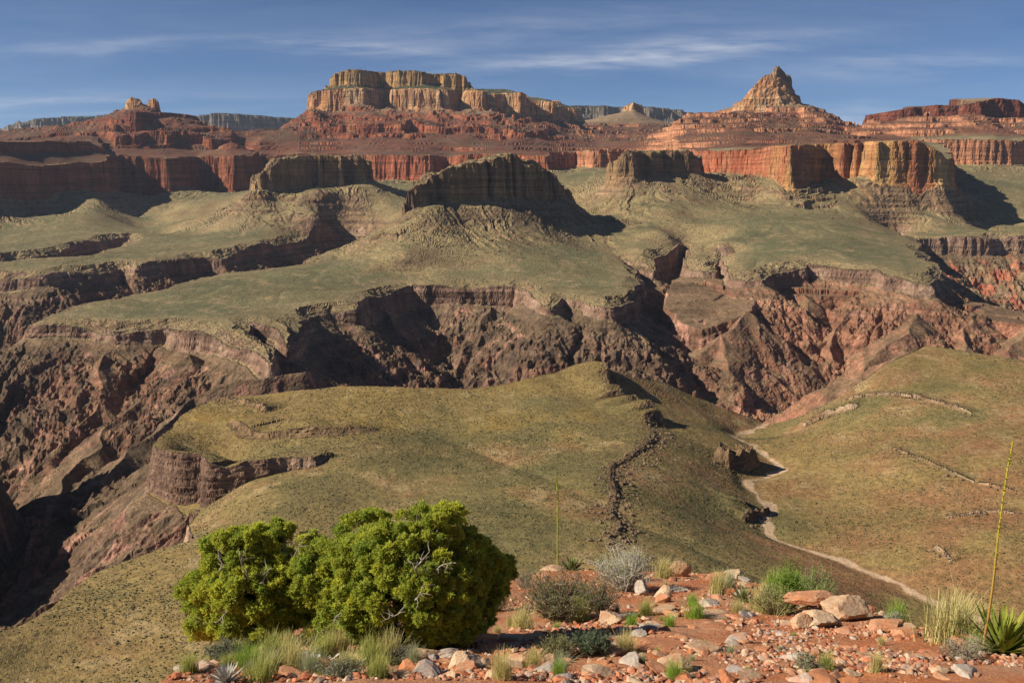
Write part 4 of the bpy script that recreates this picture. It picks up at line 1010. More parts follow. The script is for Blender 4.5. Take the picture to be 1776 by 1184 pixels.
def rock_mat(name, ramp, bump=.02):
    m, t, b = new_mat(name); g = G_(t)
    tcn = g.node('ShaderNodeTexCoord').outputs['Object']; pos = g.node('ShaderNodeNewGeometry').outputs['Position']
    oi = g.node('ShaderNodeObjectInfo'); rp = g.node('ShaderNodeValToRGB'); cr = rp.color_ramp
    while len(cr.elements) < len(ramp): cr.elements.new(.5)
    for i, (p_, c_) in enumerate(ramp): cr.elements[i].position = p_; cr.elements[i].color = (*c_, 1)
    t.links.new(oi.outputs['Random'], rp.inputs[0])
    a = g.noise(pos, 5.0, 6, .65); bb = g.noise(pos, 28.0, 5, .7); st = g.noise(pos, 2.2, 3, .6, 1.0)
    c = g.scale(rp.outputs[0], g.math('MULTIPLY', g.rng(a, .3, .7, .72, 1.28), g.rng(bb, .3, .7, .82, 1.18)))
    c = g.mix(g.rng(st, .50, .66, 0, .55), c, (.42, .15, .065, 1))
    c = g.mix(g.rng(g.noise(pos, 9.0, 4, .6), .58, .72, 0, .4), c, (.42, .34, .27, 1))
    t.links.new(c, b.inputs['Base Color'])
    bp = g.node('ShaderNodeBump'); bp.inputs['Strength'].default_value = 1; bp.inputs['Distance'].default_value = bump
    t.links.new(g.noise(pos, 11.0, 7, .72), bp.inputs['Height']); t.links.new(bp.outputs[0], b.inputs['Normal'])
    return m
M_RED = rock_mat('red_stone', [(0, (.40, .165, .078)), (.5, (.44, .235, .135)), (1, (.34, .135, .070))])
M_TAN = rock_mat('tan_stone', [(0, (.42, .27, .165)), (.5, (.49, .35, .23)), (1, (.37, .22, .125))])
M_GREY = rock_mat('grey_stone', [(0, (.33, .27, .22)), (.5, (.41, .35, .29)), (1, (.26, .22, .20))])

# far talus blocks: uncountable boulders on the slopes and along the rock steps
def scatter_blocks():
    V, Fc, off = [], [], 0
    r = np.random.RandomState(5)
    def add(X, Y, S, sink=.25):
        nonlocal off
        Z = land(np.array(X, f32), np.array(Y, f32))
        for x, y, z, s in zip(X, Y, Z, S):
            p, f = BL[r.randint(len(BL))]; a = r.uniform(0, 6.28)
            q = p * s; q = np.c_[q[:, 0] * math.cos(a) - q[:, 1] * math.sin(a), q[:, 0] * math.sin(a) + q[:, 1] * math.cos(a), q[:, 2]]
            V.append(q + (x, y, z + s * .3)); Fc.append(f + off); off += len(p)
    BL = [rock_shape(900 + i, 1, .8, 7, .05) for i in range(8)]
    X, Y, S = [], [], []
    for i in range(620):                                     # below the hogback butte
        px = r.uniform(700, 1010); d = r.uniform(3150, 3640); py = 330
        X.append((px - CX) / F * d); Y.append(d); S.append(r.choice([1.6, 2.4, 3.4, 4.8], p=[.4, .35, .2, .05]))
    for i in range(260):
        px = r.uniform(430, 660); d = r.uniform(4350, 4620); X.append((px - CX) / F * d); Y.append(d); S.append(r.uniform(1.8, 4.5))
    for i in range(260):
        px = r.uniform(1060, 1500); d = r.uniform(3900, 4350); X.append((px - CX) / F * d); Y.append(d); S.append(r.uniform(1.8, 4.0))
    add(X, Y, S)
    X, Y, S = [], [], []
    for pth, h, wd, side in NEARSTEPS:
        if pth[0, 1] > 2000: continue
        seg = np.hypot(*(pth[1:] - pth[:-1]).T); tot = seg.sum()
        for i in range(int(tot / (.28 if h == 3.6 else 1.6))):
            k = r.choice(len(seg), p=seg / tot); u = r.rand(); q = pth[k] * (1 - u) + pth[k + 1] * u
            t_ = (pth[k + 1] - pth[k]) / seg[k]; nrm = np.array([-t_[1], t_[0]]); off_ = r.normal(0, wd * 1.1) - side * wd * .6
            q = q + nrm * off_; X.append(q[0]); Y.append(q[1]); S.append(r.choice([.35, .55, .8, 1.2, 1.9], p=[.35, .3, .2, .1, .05]) * 1.15)
    for i in range(420):                                     # stony patches
        c = [(455, 712, 1165), (560, 850, 870), (640, 800, 1000), (1270, 790, 1100), (590, 760, 1050)][r.randint(5)]
        x, y, _ = pt(*c); X.append(x + r.normal(0, 38)); Y.append(y + r.normal(0, 38)); S.append(r.uniform(.4, 1.2))
    add(X, Y, S)
    return np.concatenate(V), np.concatenate(Fc)
bv, bf = scatter_blocks()
M_BLOCK = simple_mat('weathered_block', (.165, .112, .072), .9, .4, .35)
link('talus_rubble', mesh_from('talus_rubble', bv, bf, M_BLOCK), 'fallen brown blocks strewn over talus slopes and rock steps', kind='stuff')

# ------------------------------------------------------------------ the brink in front of the camera
G_A, G_B = -2.31, -.35
_bpx = np.array([-400, -100, 120, 260, 330, 370, 500, 700, 900, 960, 1060, 1180, 1260, 1310, 1400, 1500, 1600, 1700, 1776, 2000, 2400.])
_bd = np.array([6.5, 7.5, 9.2, 11.2, 12.9, 15.0, 18.5, 23, 28, 30.5, 31, 31, 30, 27, 24, 21.5, 17.2, 15.0, 14.0, 11.0, 9.0])
def fg(x, y):
    x = np.asarray(x, float); y = np.asarray(y, float)
    px = CX + x / np.maximum(y, .5) * F * 1.0
    b = np.interp(px, _bpx, _bd)
    xf, yf = x.astype(f32), y.astype(f32)
    b = b + .9 * perlin(xf / 1.3, yf / 1.3, 400)
    z = G_A + G_B * y + .10 * fbm(xf, yf, 3.2, 3, 401) + .030 * fbm(xf, yf, .5, 3, 402)
    q = np.maximum(y - b, 0)
    return z - (.55 * q * q / (q + 1.2)) - .10 * np.minimum(q, 12)
def on(px, py):
    """ground point seen at a photo pixel"""
    d = G_A / (slope(py) - G_B)
    d = -G_A / (-(slope(py)) + G_B) if False else abs(G_A / (-slope(py) + G_B))
    x = pt(px, py, d)[0]
    return float(x), float(d), float(fg(np.array([x]), np.array([d]))[0])
def build_ground():
    xs = np.arange(-17, 27, .085); ys = np.concatenate([np.arange(5, 20, .075), np.arange(20, 48, .14), np.arange(48, 130, 2.0)])
    X, Y = np.meshgrid(xs, ys, indexing='ij')
    Z = fg(X.ravel(), Y.ravel()).reshape(X.shape)
    Z -= np.maximum(Y - 42, 0) * .3
    v = np.stack([X, Y, Z], -1).reshape(-1, 3); i = np.arange(X.size).reshape(X.shape)
    f = np.stack([i[:-1, :-1], i[1:, :-1], i[1:, 1:], i[:-1, 1:]], -1).reshape(-1, 4)
    m, t, b = new_mat('red_soil'); g = G_(t)
    pos = g.node('ShaderNodeNewGeometry').outputs['Position']
    a = g.noise(pos, .55, 5, .6); bb = g.noise(pos, 6.0, 6, .72); cc = g.noise(pos, 26, 4, .7)
    c = g.mix(g.rng(a, .40, .62, 0, 1), (.46, .160, .066, 1), (.46, .25, .145, 1))
    c = g.mix(g.rng(bb, .52, .70, 0, .8), c, (.35, .115, .052, 1))
    c = g.mix(g.rng(cc, .60, .72, 0, .7), c, (.50, .34, .23, 1))
    c = g.scale(c, g.rng(cc, .25, .75, .75, 1.25))
    t.links.new(c, b.inputs['Base Color'])
    h = g.math('ADD', g.math('MULTIPLY', bb, .09), g.math('MULTIPLY', cc, .035))
    bp = g.node('ShaderNodeBump'); bp.inputs['Strength'].default_value = 1; bp.inputs['Distance'].default_value = 1.0
    t.links.new(h, bp.inputs['Height']); t.links.new(bp.outputs[0], b.inputs['Normal'])
    link('stony_ground', mesh_from('stony_ground', v, f, m, True), 'red stony soil of the brink in front of the view', kind='structure')
build_ground()

def place_rock(seed, x, y, z, size, mat, flat=.7, elong=1.25, rz=None, sub=3, cuts=9, tilt=.2, sink=.25):
    p, f = rock_shape(seed, sub, flat, cuts + 4, .010, elong)
    o = link('rock', mesh_from('rock', p, f, mat)); o.scale = (size, size, size)
    r = random.Random(seed)
    o.rotation_euler = (r.uniform(-tilt, tilt), r.uniform(-tilt, tilt), r.uniform(0, 6.28) if rz is None else rz)
    o.location = (x, y, z + size * flat * (.62 - sink)); o['category'] = 'rock'
    return o
# the named rocks: px, py of the foot, half width in px, material, flatness, elongation, label
BIG = [
    (1426, 1090, 60, M_TAN, .62, 1.45, .1, 'tan stone block under the red slab at the brink beside the bright green bush'),
    (1393, 1092, 31, M_TAN, .95, 1.0, .4, 'small pale block propping the left end of the red slab'),
    (1416, 1072, 54, M_RED, .40, 1.45, .05, 'flat red and grey slab lying on the tan blocks at the brink'),
    (1478, 1074, 66, M_TAN, .85, 1.10, .8, 'large pale grooved boulder just behind the red slab'),
    (1537, 1098, 42, M_RED, .72, 1.2, .3, 'dull red boulder right of the slab stack near the brink'),
    (1578, 1106, 40, M_RED, .62, 1.35, .5, 'second dull red boulder with a shaded right side nearest the straw grass tuft'),
    (1248, 1008, 34, M_RED, .70, 1.4, -.4, 'orange red boulder standing on the skyline of the brink'),
    (1268, 1000, 20, M_TAN, .9, 1.0, .9, 'pale brown boulder leaning on the orange red boulder'),
    (1176, 998, 28, M_TAN, .85, 1.1, .3, 'brown block with a dark right side on the brink by the grey bush'),
    (1116, 1028, 20, M_GREY, 1.0, .9, .3, 'upright grey block in the shade under the grey twiggy bush'),
    (1178, 1023, 30, M_GREY, .38, 1.4, .1, 'flat pale grey stone lying below the brown block'),
    (1150, 1045, 26, M_RED, .7, 1.15, .6, 'orange block with a flat sunlit top in the middle of the stony slope'),
    (1240, 1076, 44, M_TAN, .30, 1.5, -.2, 'broad pinkish slab lying flat below the small rosette'),
    (1058, 1085, 30, M_TAN, .75, 1.1, .2, 'cream stone at the edge of the shade beside the olive bush'),
    (1060, 1135, 40, M_TAN, .55, 1.4, .1, 'pink brown flat topped boulder behind the blue green bush'),
    (1040, 1158, 44, M_RED, .5, 1.4, -.3, 'orange brown ledge stone in front of the flat topped boulder'),
    (1172, 1162, 50, M_TAN, .62, 1.2, .4, 'tan and red boulder behind the small green tuft near the bottom edge'),
    (1140, 1128, 90, M_RED, .22, 1.7, -.25, 'wide flat bedrock ledge of red stone half buried in the soil'),
    (1220, 1135, 34, M_TAN, .6, 1.1, .5, 'squarish pink block with a shadowed right face on the red soil'),
    (800, 1165, 46, M_TAN, .85, 1.2, .7, 'large tan boulder with a dark right side in front of the big juniper'),
    (712, 1172, 30, M_RED, .7, 1.2, .2, 'red brown stone at the bottom edge left of the large tan boulder'),
    (548, 1110, 26, M_TAN, .7, 1.2, .2, 'pale stone between the two junipers at their foot'),
    (382, 1110, 30, M_TAN, .75, 1.2, .5, 'pale brown rock under the smaller juniper'),
    (352, 1132, 34, M_TAN, .5, 1.5, .2, 'pale ledge rock on the left edge of the grassy brink'),
    (312, 1168, 20, M_GREY, .5, 1.4, .2, 'white stone at the left end of the brink'),
    (962, 992, 36, M_TAN, .5, 1.5, .05, 'pale rock on the brink at the foot of the slim flower stalk'),
    (1297, 1006, 16, M_GREY, .9, 1.0, .3, 'white pointed stone on the brink right of the orange red boulder'),
    (1352, 1098, 24, M_GREY, .35, 1.7, -.9, 'thin grey sliver of stone lying on red soil left of the slab stack'),
    (1500, 1140, 26, M_TAN, .35, 1.6, .6, 'flat pinkish flake on the bare red patch'),
    (1130, 1100, 20, M_GREY, .6, 1.2, 1.2, 'light grey stone among rubble below the cream stone'),
]
for i, (px, py, hw, mat, fl, el, rz, lb) in enumerate(BIG):
    x, y, z = on(px, py)
    s = hw * y / F / el * .92
    o = place_rock(50 + i, x, y + s * .6, float(fg(np.array([x]), np.array([y + s * .6]))[0]), s, mat, fl * .9, el, rz, 4, 11, .08, .30)
    o['label'] = lb
def lift(label_part, dz, dy=0):
    for o in bpy.data.objects:
        if o.get('label') and label_part in o['label']: o.location.z += dz; o.location.y += dy
lift('flat red and grey slab lying on the tan blocks', .36, .12)
# many loose stones: copies of a dozen shapes
bank = []
for i in range(14):
    p, f = rock_shape(700 + i, 3, random.uniform(.32, .62), 12, .012, random.uniform(1.0, 1.6)); bank.append((p, f))
stone_me = [[mesh_from('stone', p, f, m_) for p, f in bank] for m_ in (M_RED, M_TAN, M_GREY)]
rr = random.Random(99)
ns = 0; tries = 0; taken = []
while ns < 285 and tries < 6000:
    tries += 1
    px = rr.uniform(300, 1700); py = rr.uniform(1000, 1182)
    if px < 880 and py < 1110 + (880 - px) * .02: continue
    if px < 700 and rr.random() < .72: continue
    if 1430 < px < 1570 and 1115 < py < 1165 and rr.random() < .8: continue
    x, y, z = on(px, py)
    if y > np.interp(px, _bpx, _bd) - .3: continue
    s = rr.choice([.065, .08, .10, .13, .17]) * rr.uniform(.8, 1.2)
    if rr.random() < .2: s = rr.uniform(.17, .30)
    mi = rr.choices([0, 1, 2], [5, 4, 2] if px > 1150 else [3, 5, 3])[0]
    o = link('stone', stone_me[mi][rr.randrange(14)], ('small red angular stone lying loose on the red soil', 'small tan angular stone lying loose on the red soil', 'small grey angular stone lying loose on the red soil')[mi], 'stone',
             ('loose red stones on the slope', 'loose tan stones on the slope', 'loose grey stones on the slope')[mi])
    o.location = (x, y, z + s * .10); o.scale = (s, s, s * (1 if s < .17 else .72)); o.rotation_euler = (rr.uniform(-.3, .3), rr.uniform(-.3, .3), rr.uniform(0, 6.28)); ns += 1
def pebbles():
    V, Fc, Cc, off = [], [], [], 0
    r = np.random.RandomState(8); B = [rock_shape(300 + i, 1, .7, 7, .04) for i in range(8)]
    n = 26000
    py = r.uniform(990, 1186, n); px = r.uniform(280, 1776, n)
    pal = np.array([(.40, .155, .08), (.42, .22, .13), (.34, .12, .06), (.38, .28, .21), (.30, .15, .10), (.45, .30, .20)])
    for a, b_ in zip(px, py):
        if a < 880 and b_ < 1100: continue
        d = abs(G_A / (-slope(b_) + G_B)); x = pt(a, b_, d)[0]
        if d > np.interp(a, _bpx, _bd) + .4: continue
        cl = perlin(np.array([x / 1.6], f32), np.array([d / 1.6], f32), 500)[0]
        if r.rand() > .34 + 1.25 * cl: continue
        s = r.choice([.018, .028, .042, .065], p=[.25, .35, .27, .13]) * r.uniform(.8, 1.3)
        p, f = B[r.randint(8)]; w = r.uniform(0, 6.28); q = p * s
        q = np.c_[q[:, 0] * math.cos(w) - q[:, 1] * math.sin(w), q[:, 0] * math.sin(w) + q[:, 1] * math.cos(w), q[:, 2]]
        V.append((q, x, d, s)); Fc.append(f + off); off += len(p); Cc.append(np.repeat(pal[r.randint(6)][None] * r.uniform(.8, 1.2), len(p), 0))
    xs = np.array([v[1] for v in V]); ys = np.array([v[2] for v in V]); zs = fg(xs, ys)
    co = np.concatenate([q + (x, y, z + s * .25) for (q, x, y, s), z in zip(V, zs)])
    return co, np.concatenate(Fc), np.concatenate(Cc)
pv, pf, pc_ = pebbles()
link('rubble', mesh_from('rubble', pv, pf, simple_mat('rubble', None, .9, .3, 30, attr='Col'), False, {'Col': pc_.astype(np.float32)}), 'small broken red and tan stone chips covering the brink', kind='stuff')

# ------------------------------------------------------------------ plants
class MB:
    def __init__(s): s.v = []; s.f = []; s.c = []; s.n = 0
    def add(s, v, f, col=None):
        v = np.asarray(v, float); s.v.append(v); s.f.append(np.asarray(f) + s.n); s.n += len(v)
        s.c.append(np.repeat(np.asarray(col if col is not None else (1, 1, 1), float)[None], len(v), 0))
    def mesh(s, name, mat, smooth=False):
        return mesh_from(name, np.concatenate(s.v), np.concatenate(s.f), mat, smooth, {'Col': np.concatenate(s.c).astype(np.float32)})
def tube(mb, pts, rad, sides=5, col=None):
    pts = np.asarray(pts, float); k = len(pts); rad = np.broadcast_to(np.asarray(rad, float), (k,))
    d = np.gradient(pts, axis=0); d /= np.linalg.norm(d, axis=1)[:, None] + 1e-9
    ref = np.array([.31, .21, .93]) if abs(d[:, 2]).mean() < .8 else np.array([1., .1, 0])
    a = np.cross(d, ref); a /= np.linalg.norm(a, axis=1)[:, None] + 1e-9; b = np.cross(d, a)
    th = np.arange(sides) * 2 * math.pi / sides
    ring = pts[:, None] + rad[:, None, None] * (np.cos(th)[None, :, None] * a[:, None] + np.sin(th)[None, :, None] * b[:, None])
    i = np.arange(k * sides).reshape(k, sides)
    f = np.stack([i[:-1], np.roll(i, -1, 1)[:-1], np.roll(i, -1, 1)[1:], i[1:]], -1).reshape(-1, 4)
    mb.add(ring.reshape(-1, 3), f, col)
def rand_dirs(r, n, up=0.0):
    v = r.normal(size=(n, 3)); v[:, 2] += up; return v / np.linalg.norm(v, axis=1)[:, None]
LEAF = simple_mat('juniper_scale_leaves', None, .75, .2, 3.0, attr='Col', trans=.45)
BARK = simple_mat('weathered_grey_wood', (.30, .26, .22), .9, .3, 12.0)
BARKD = simple_mat('shaggy_brown_bark', (.115, .085, .065), .95, .3, 12.0, bump=.02)
LEAFC = ((.50, .51, .07), (.27, .35, .06))
def juniper(base_px, base_py, lobes, seed, label, dead):
    r = np.random.RandomState(seed)
    bx, by, bz = on(base_px, base_py)
    root = link('juniper_tree', None, label, 'tree', loc=(bx, by, bz))
    k = by / F / (CP * .96)
    cen = []
    for (px, py, rx, ry, dy) in lobes:
        d = by + dy; x, _, z = pt(px, py, d)
        cen.append(((x - bx, d - by, z - bz), (rx * k, min(rx, ry) * k * 1.05, ry * k)))
    # rounded sprays sitting on the outside of every lobe, like the lumps of a cauliflower
    P_ = []
    for ci, (c, rd) in enumerate(cen):
        got = []
        for q_ in range(900):
            dv = rand_dirs(r, 1, .1)[0]; rad_ = r.choice([.055, .08, .11, .15]) * r.uniform(.9, 1.15)
            q = np.array(c) + dv * np.array(rd) * r.uniform(.74, 1.06)
            if any(np.linalg.norm(q - g0) < (rad_ + r0) * .70 for g0, r0, _ in got): continue
            if any(cj != ci and (((q - np.array(c2)) / (np.array(r2) * .80)) ** 2).sum() < 1 for cj, (c2, r2) in enumerate(cen)): continue
            if fbm(np.array([q[0]], f32), np.array([q[2] + q[1] * .7], f32), .5, 2, seed + 5)[0] < -.30: continue
            if q[2] - rad_ * .6 < fg(q[0] + bx, q[1] + by) - bz: continue
            got.append((q, rad_, dv))
        P_ += got
    V, Fc, Cc = [], [], []
    for q, rad_, dv in P_:
        n = int(1600 * (rad_ / .15) ** 2) + 60
        sd_ = rand_dirs(r, n, .25) ; sd_ = sd_ + dv * .5; sd_ /= np.linalg.norm(sd_, axis=1)[:, None]
        lump = 1 + .5 * perlin((sd_[:, 0] * 2.3 + q[0] * 9).astype(f32), (sd_[:, 2] * 2.3 + sd_[:, 1] * 1.7).astype(f32), seed)
        o0 = q + sd_ * (rad_ * lump * r.uniform(.55, 1.0, n) ** .5)[:, None] * np.array([1, 1, .9])
        d = rand_dirs(r, n) * .75 + sd_ + np.array([0, 0, .45]); d /= np.linalg.norm(d, axis=1)[:, None]
        ln = (r.uniform(.018, .036, n) * np.where(r.rand(n) < .08, 2.0, 1))[:, None]; wdt = r.uniform(.005, .009, n)[:, None]
        sd = np.cross(d, rand_dirs(r, n)); sd /= np.linalg.norm(sd, axis=1)[:, None] + 1e-9
        V.append(np.stack([o0 - sd * wdt, o0 + sd * wdt, o0 + d * ln + sd * wdt * .6, o0 + d * ln - sd * wdt * .6], 1).reshape(-1, 3))
        u = np.clip(r.normal(.5, .3), 0, 1)
        base = np.array(LEAFC[0]) * (1 - u) + np.array(LEAFC[1]) * u
        brown = r.rand(n, 1) < .04
        cc = np.where(brown, np.array([.26, .19, .06]), base) * r.uniform(.75, 1.25, (n, 1))
        Cc.append(np.repeat(cc, 4, 0))
    V = np.concatenate(V)
    link('foliage', mesh_from('foliage', V, np.arange(len(V)).reshape(-1, 4), LEAF, False, {'Col': np.concatenate(Cc).astype(np.float32)}), parent=root)
    # trunk and limbs
    tb = MB(); tw = MB(); LB = []
    def bez(a, b, bend, k=9):
        t = np.linspace(0, 1, k)[:, None]; mid = (np.array(a) + np.array(b)) / 2 + bend
        return (1 - t) ** 2 * np.array(a) + 2 * t * (1 - t) * mid + t ** 2 * np.array(b)
    for c, rd in cen:
        a = np.array([r.normal(0, .10), r.normal(0, .08), -.05]); b = np.array(c)
        L_ = np.linalg.norm(b - a); p = bez(a, b, r.normal(0, .12, 3) * L_ + np.array([0, 0, -.1])); p += r.normal(0, .012, p.shape)
        tube(tb, p, np.linspace(.085, .028, len(p)), 7); LB.append(p)
        for j in range(9):
            e = b + rand_dirs(r, 1, .2)[0] * np.array(rd) * r.uniform(.7, 1.0); s0 = p[r.randint(4, 9)]
            q = bez(s0, e, r.normal(0, .10, 3)); q += r.normal(0, .008, q.shape); tube(tw, q, np.linspace(.018, .004, len(q)), 5)
    limb = np.concatenate(LB)
    for (px, py, qx, qy, dy) in dead:                         # bare silvery twigs reaching out of the crown
        a = np.array(pt(px, py, by + dy)) - (bx, by, bz); b = np.array(pt(qx, qy, by + dy - .1)) - (bx, by, bz)
        l0 = limb[np.argmin(np.linalg.norm(limb - a, axis=1))]; q = np.concatenate([bez(l0, a, r.normal(0, .03, 3))[:-1], bez(a, b, r.normal(0, .07, 3))]); tube(tw, q, np.linspace(.020, .004, len(q)), 5)
        for j in range(5):
            s0 = q[r.randint(9, 16)]; e = s0 + rand_dirs(r, 1, .3)[0] * r.uniform(.08, .22)
            tube(tw, bez(s0, e, r.normal(0, .03, 3), 5), np.linspace(.008, .0025, 5), 4)
    link('trunk', tb.mesh('trunk', BARKD, True), parent=root); link('branches', tw.mesh('branches', BARK, True), parent=root)
    return root
L1 = [(415, 962, 62, 42, -.1), (492, 950, 50, 38, .1), (372, 1015, 48, 46, 0), (440, 1020, 66, 48, -.35), (358, 1062, 36, 40, 0), (420, 1078, 56, 32, -.3), (470, 1070, 44, 38, -.4), (505, 990, 40, 40, .3), (500, 1040, 44, 40, -.1), (395, 1000, 50, 40, .4), (480, 1010, 40, 40, .5), (450, 945, 40, 24, .2)]
L2 = [(640, 925, 48, 36, .2), (742, 925, 66, 46, 0), (700, 965, 80, 56, -.3), (790, 965, 60, 62, .2), (560, 1012, 62, 42, -.1), (630, 985, 62, 50, -.2), (640, 1040, 76, 52, -.5), (735, 1020, 80, 60, -.55), (600, 1078, 66, 30, -.3), (690, 1082, 74, 32, -.6), (765, 1075, 66, 42, -.5), (835, 1000, 42, 50, .35), (868, 992, 24, 28, .5), (820, 1050, 40, 44, .2), (780, 1010, 60, 60, .1), (530, 1050, 36, 32, .1), (528, 1010, 44, 40, 0), (560, 975, 40, 32, .1)]
juniper(430, 1108, L1, 3, 'smaller darker juniper with bare grey twigs at the left end of the brink', [(500, 990, 538, 918, -.2), (505, 985, 552, 952, -.2), (430, 1000, 415, 960, -.9), (455, 1010, 470, 985, -.9), (400, 1050, 372, 1078, -.8), (380, 990, 372, 962, -.6)])
juniper(690, 1112, L2, 4, 'large dense yellow green juniper standing on the brink', [(740, 990, 700, 975, -1.1), (760, 985, 790, 975, -1.0), (720, 985, 745, 955, -1.1), (600, 1060, 580, 1080, -1.0), (720, 1040, 735, 1010, -1.2), (690, 1065, 660, 1078, -1.3)])

# grass tufts
GRASS = simple_mat('dry_bunch_grass', None, .8, .2, 4.0, attr='Col', trans=.25)
def tuft_mesh(seed, n, h, spread, c0, c1, w=.004):
    r = np.random.RandomState(seed); k = 5
    base = np.c_[r.normal(0, .50 * spread, (n, 2)), np.full(n, -.03)]
    az = r.uniform(0, 6.28, n); lean = np.abs(r.normal(0, .75, n)) * spread / .12; L_ = h * r.uniform(.45, 1.05, n)
    t = np.linspace(0, 1, k)
    out_ = (lean[:, None] * t[None] ** 1.7) * L_[:, None] * .55
    px = base[:, :1] + np.cos(az)[:, None] * out_; py = base[:, 1:2] + np.sin(az)[:, None] * out_; pz = base[:, 2:] + L_[:, None] * t[None] * (1 - .14 * np.minimum(lean, 2)[:, None] * t[None])
    sx, sy = -np.sin(az), np.cos(az); ww = w * (1 - .85 * t) * 1.0
    a = np.stack([px - sx[:, None] * ww, py - sy[:, None] * ww, pz], -1); b = np.stack([px + sx[:, None] * ww, py + sy[:, None] * ww, pz], -1)
    V = np.stack([a, b], 2).reshape(n, k * 2, 3)
    f = np.array([[2 * i, 2 * i + 1, 2 * i + 3, 2 * i + 2] for i in range(k - 1)])
    Fq = (f[None] + (np.arange(n) * 2 * k)[:, None, None]).reshape(-1, 4)
    u = r.rand(n, 1); c = np.array(c0)[None] * (1 - u) + np.array(c1)[None] * u
    return mesh_from('grass_tuft', V.reshape(-1, 3), Fq, GRASS, False, {'Col': np.repeat(c, 2 * k, 0).astype(np.float32)})
STRAW = ((.60, .50, .24), (.42, .41, .15)); GRN = ((.28, .34, .07), (.48, .46, .17)); BRT = ((.20, .33, .04), (.32, .42, .08)); GRY = ((.42, .42, .27), (.32, .34, .18))
TM = {k: [tuft_mesh(40 + i * 7 + j, 380, .42, .10 + .02 * j, *c) for j in range(3)] for i, (k, c) in enumerate((('straw', STRAW), ('green', GRN), ('bright', BRT), ('grey', GRY)))}
KIND_LABEL = {'straw': 'straw yellow', 'green': 'yellow green', 'bright': 'bright green', 'grey': 'grey green'}
TUFTS = [(675, 1140, 70, 'straw', 'straw yellow grass tuft at the right foot of the big juniper'), (640, 1145, 60, 'green', 'yellow green grass tuft below the middle of the big juniper'), (560, 1130, 60, 'green', 'yellow green grass tuft between the white flowers and the junipers'),
    (870, 1184, 60, 'straw', 'straw grass tuft at the bottom edge right of the large tan boulder'), (1168, 1172, 42, 'bright', 'short bright green tuft in front of the tan and red boulder'), (1205, 1075, 40, 'bright', 'bright green tuft below the orange block and left of the pinkish slab'), (1200, 1050, 26, 'bright', 'small bright green tuft just above the other bright tuft'),
    (1120, 1065, 34, 'green', 'slim upright green tuft on stony ground below the orange block'), (1160, 1088, 26, 'bright', 'small low bright tuft left of the pinkish slab'), (968, 1175, 36, 'bright', 'small green tuft at the bottom edge among red stones'),
    (1085, 1130, 52, 'straw', 'pale green grass tuft beside the blue green bush'), (1150, 1004, 42, 'straw', 'straw tuft on the skyline between the grey bush and the brown block'), (1245, 1030, 48, 'straw', 'straw tuft right of the flat grey stone on the brink'), (1262, 1022, 40, 'grey', 'grey green tuft on the brink left of the small rosette'),
    (1322, 1062, 60, 'straw', 'straw grass at the left foot of the bright green bush'), (1340, 1040, 60, 'green', 'yellow green grass inside the left side of the bright green bush'), (1555, 1076, 46, 'bright', 'bright tuft on the brink right of the grooved boulder'), (1640, 1118, 105, 'straw', 'tall straw grass tuft near the tall agave'), (1660, 1105, 90, 'straw', 'second tall straw tuft nearest the agave rosette'),
    (1432, 1162, 40, 'green', 'green tuft in grey foliage on the bare red soil'), (905, 1085, 48, 'straw', 'pale grass tuft at the left foot of the olive bush'), (1005, 1075, 52, 'green', 'yellow green tuft at the right foot of the olive bush'), (925, 1150, 40, 'straw', 'straw tuft on stones left of the blue green bush'), (970, 1160, 44, 'grey', 'thin pale tuft under the olive green low bush near the bottom edge'),
    (470, 1150, 66, 'green', 'yellow green grass tuft in the middle of the grassy bank under the smaller juniper'), (430, 1165, 56, 'bright', 'bright green tuft near the left end of the grassy bank'), (510, 1160, 60, 'straw', 'straw tuft in the grassy bank between the two junipers'), (540, 1172, 60, 'grey', 'grey green tuft at the bottom of the grassy bank'), (600, 1175, 60, 'straw', 'straw tuft beside the white flowers'),
    (500, 1128, 50, 'straw', 'straw tuft directly under the smaller juniper crown'), (590, 1128, 56, 'straw', 'straw tuft under the left half of the big juniper'), (328, 1172, 44, 'green', 'green tuft beside the white stone at the left end'), (455, 1182, 60, 'green', 'green tuft at the bottom edge under the smaller juniper'), (720, 1150, 44, 'grey', 'grey green tuft at the edge of the red soil right of the junipers'), (655, 1178, 54, 'green', 'green tuft at the bottom edge below the big juniper'),
    (1690, 1130, 40, 'grey', 'grey tuft at the left foot of the tall agave'), (1010, 1045, 40, 'green', 'green tuft in the shade of the grey twiggy bush'), (1278, 1062, 30, 'straw', 'straw tuft under the small rosette'), (1380, 1036, 46, 'bright', 'bright tuft on the brink behind the red slab'), (1520, 1168, 40, 'straw', 'thin straw tuft at the bottom edge on red soil'), (1095, 1090, 30, 'bright', 'tiny green tuft beside the cream stone')]
def add_tuft(px, py, hp, kind, lb, i):
    x, y, z = on(px, py)
    o = link('grass_tuft', TM[kind][i % 3], lb, 'grass', 'bunch grass tufts on the brink', loc=(x, y, z))
    s = hp * y / F / .42 * 1.1; o.scale = (s * 1.0, s * 1.0, s); o.rotation_euler = (0, 0, i * 1.7)
for i, a in enumerate(TUFTS): add_tuft(*a, i)
rr = random.Random(5)
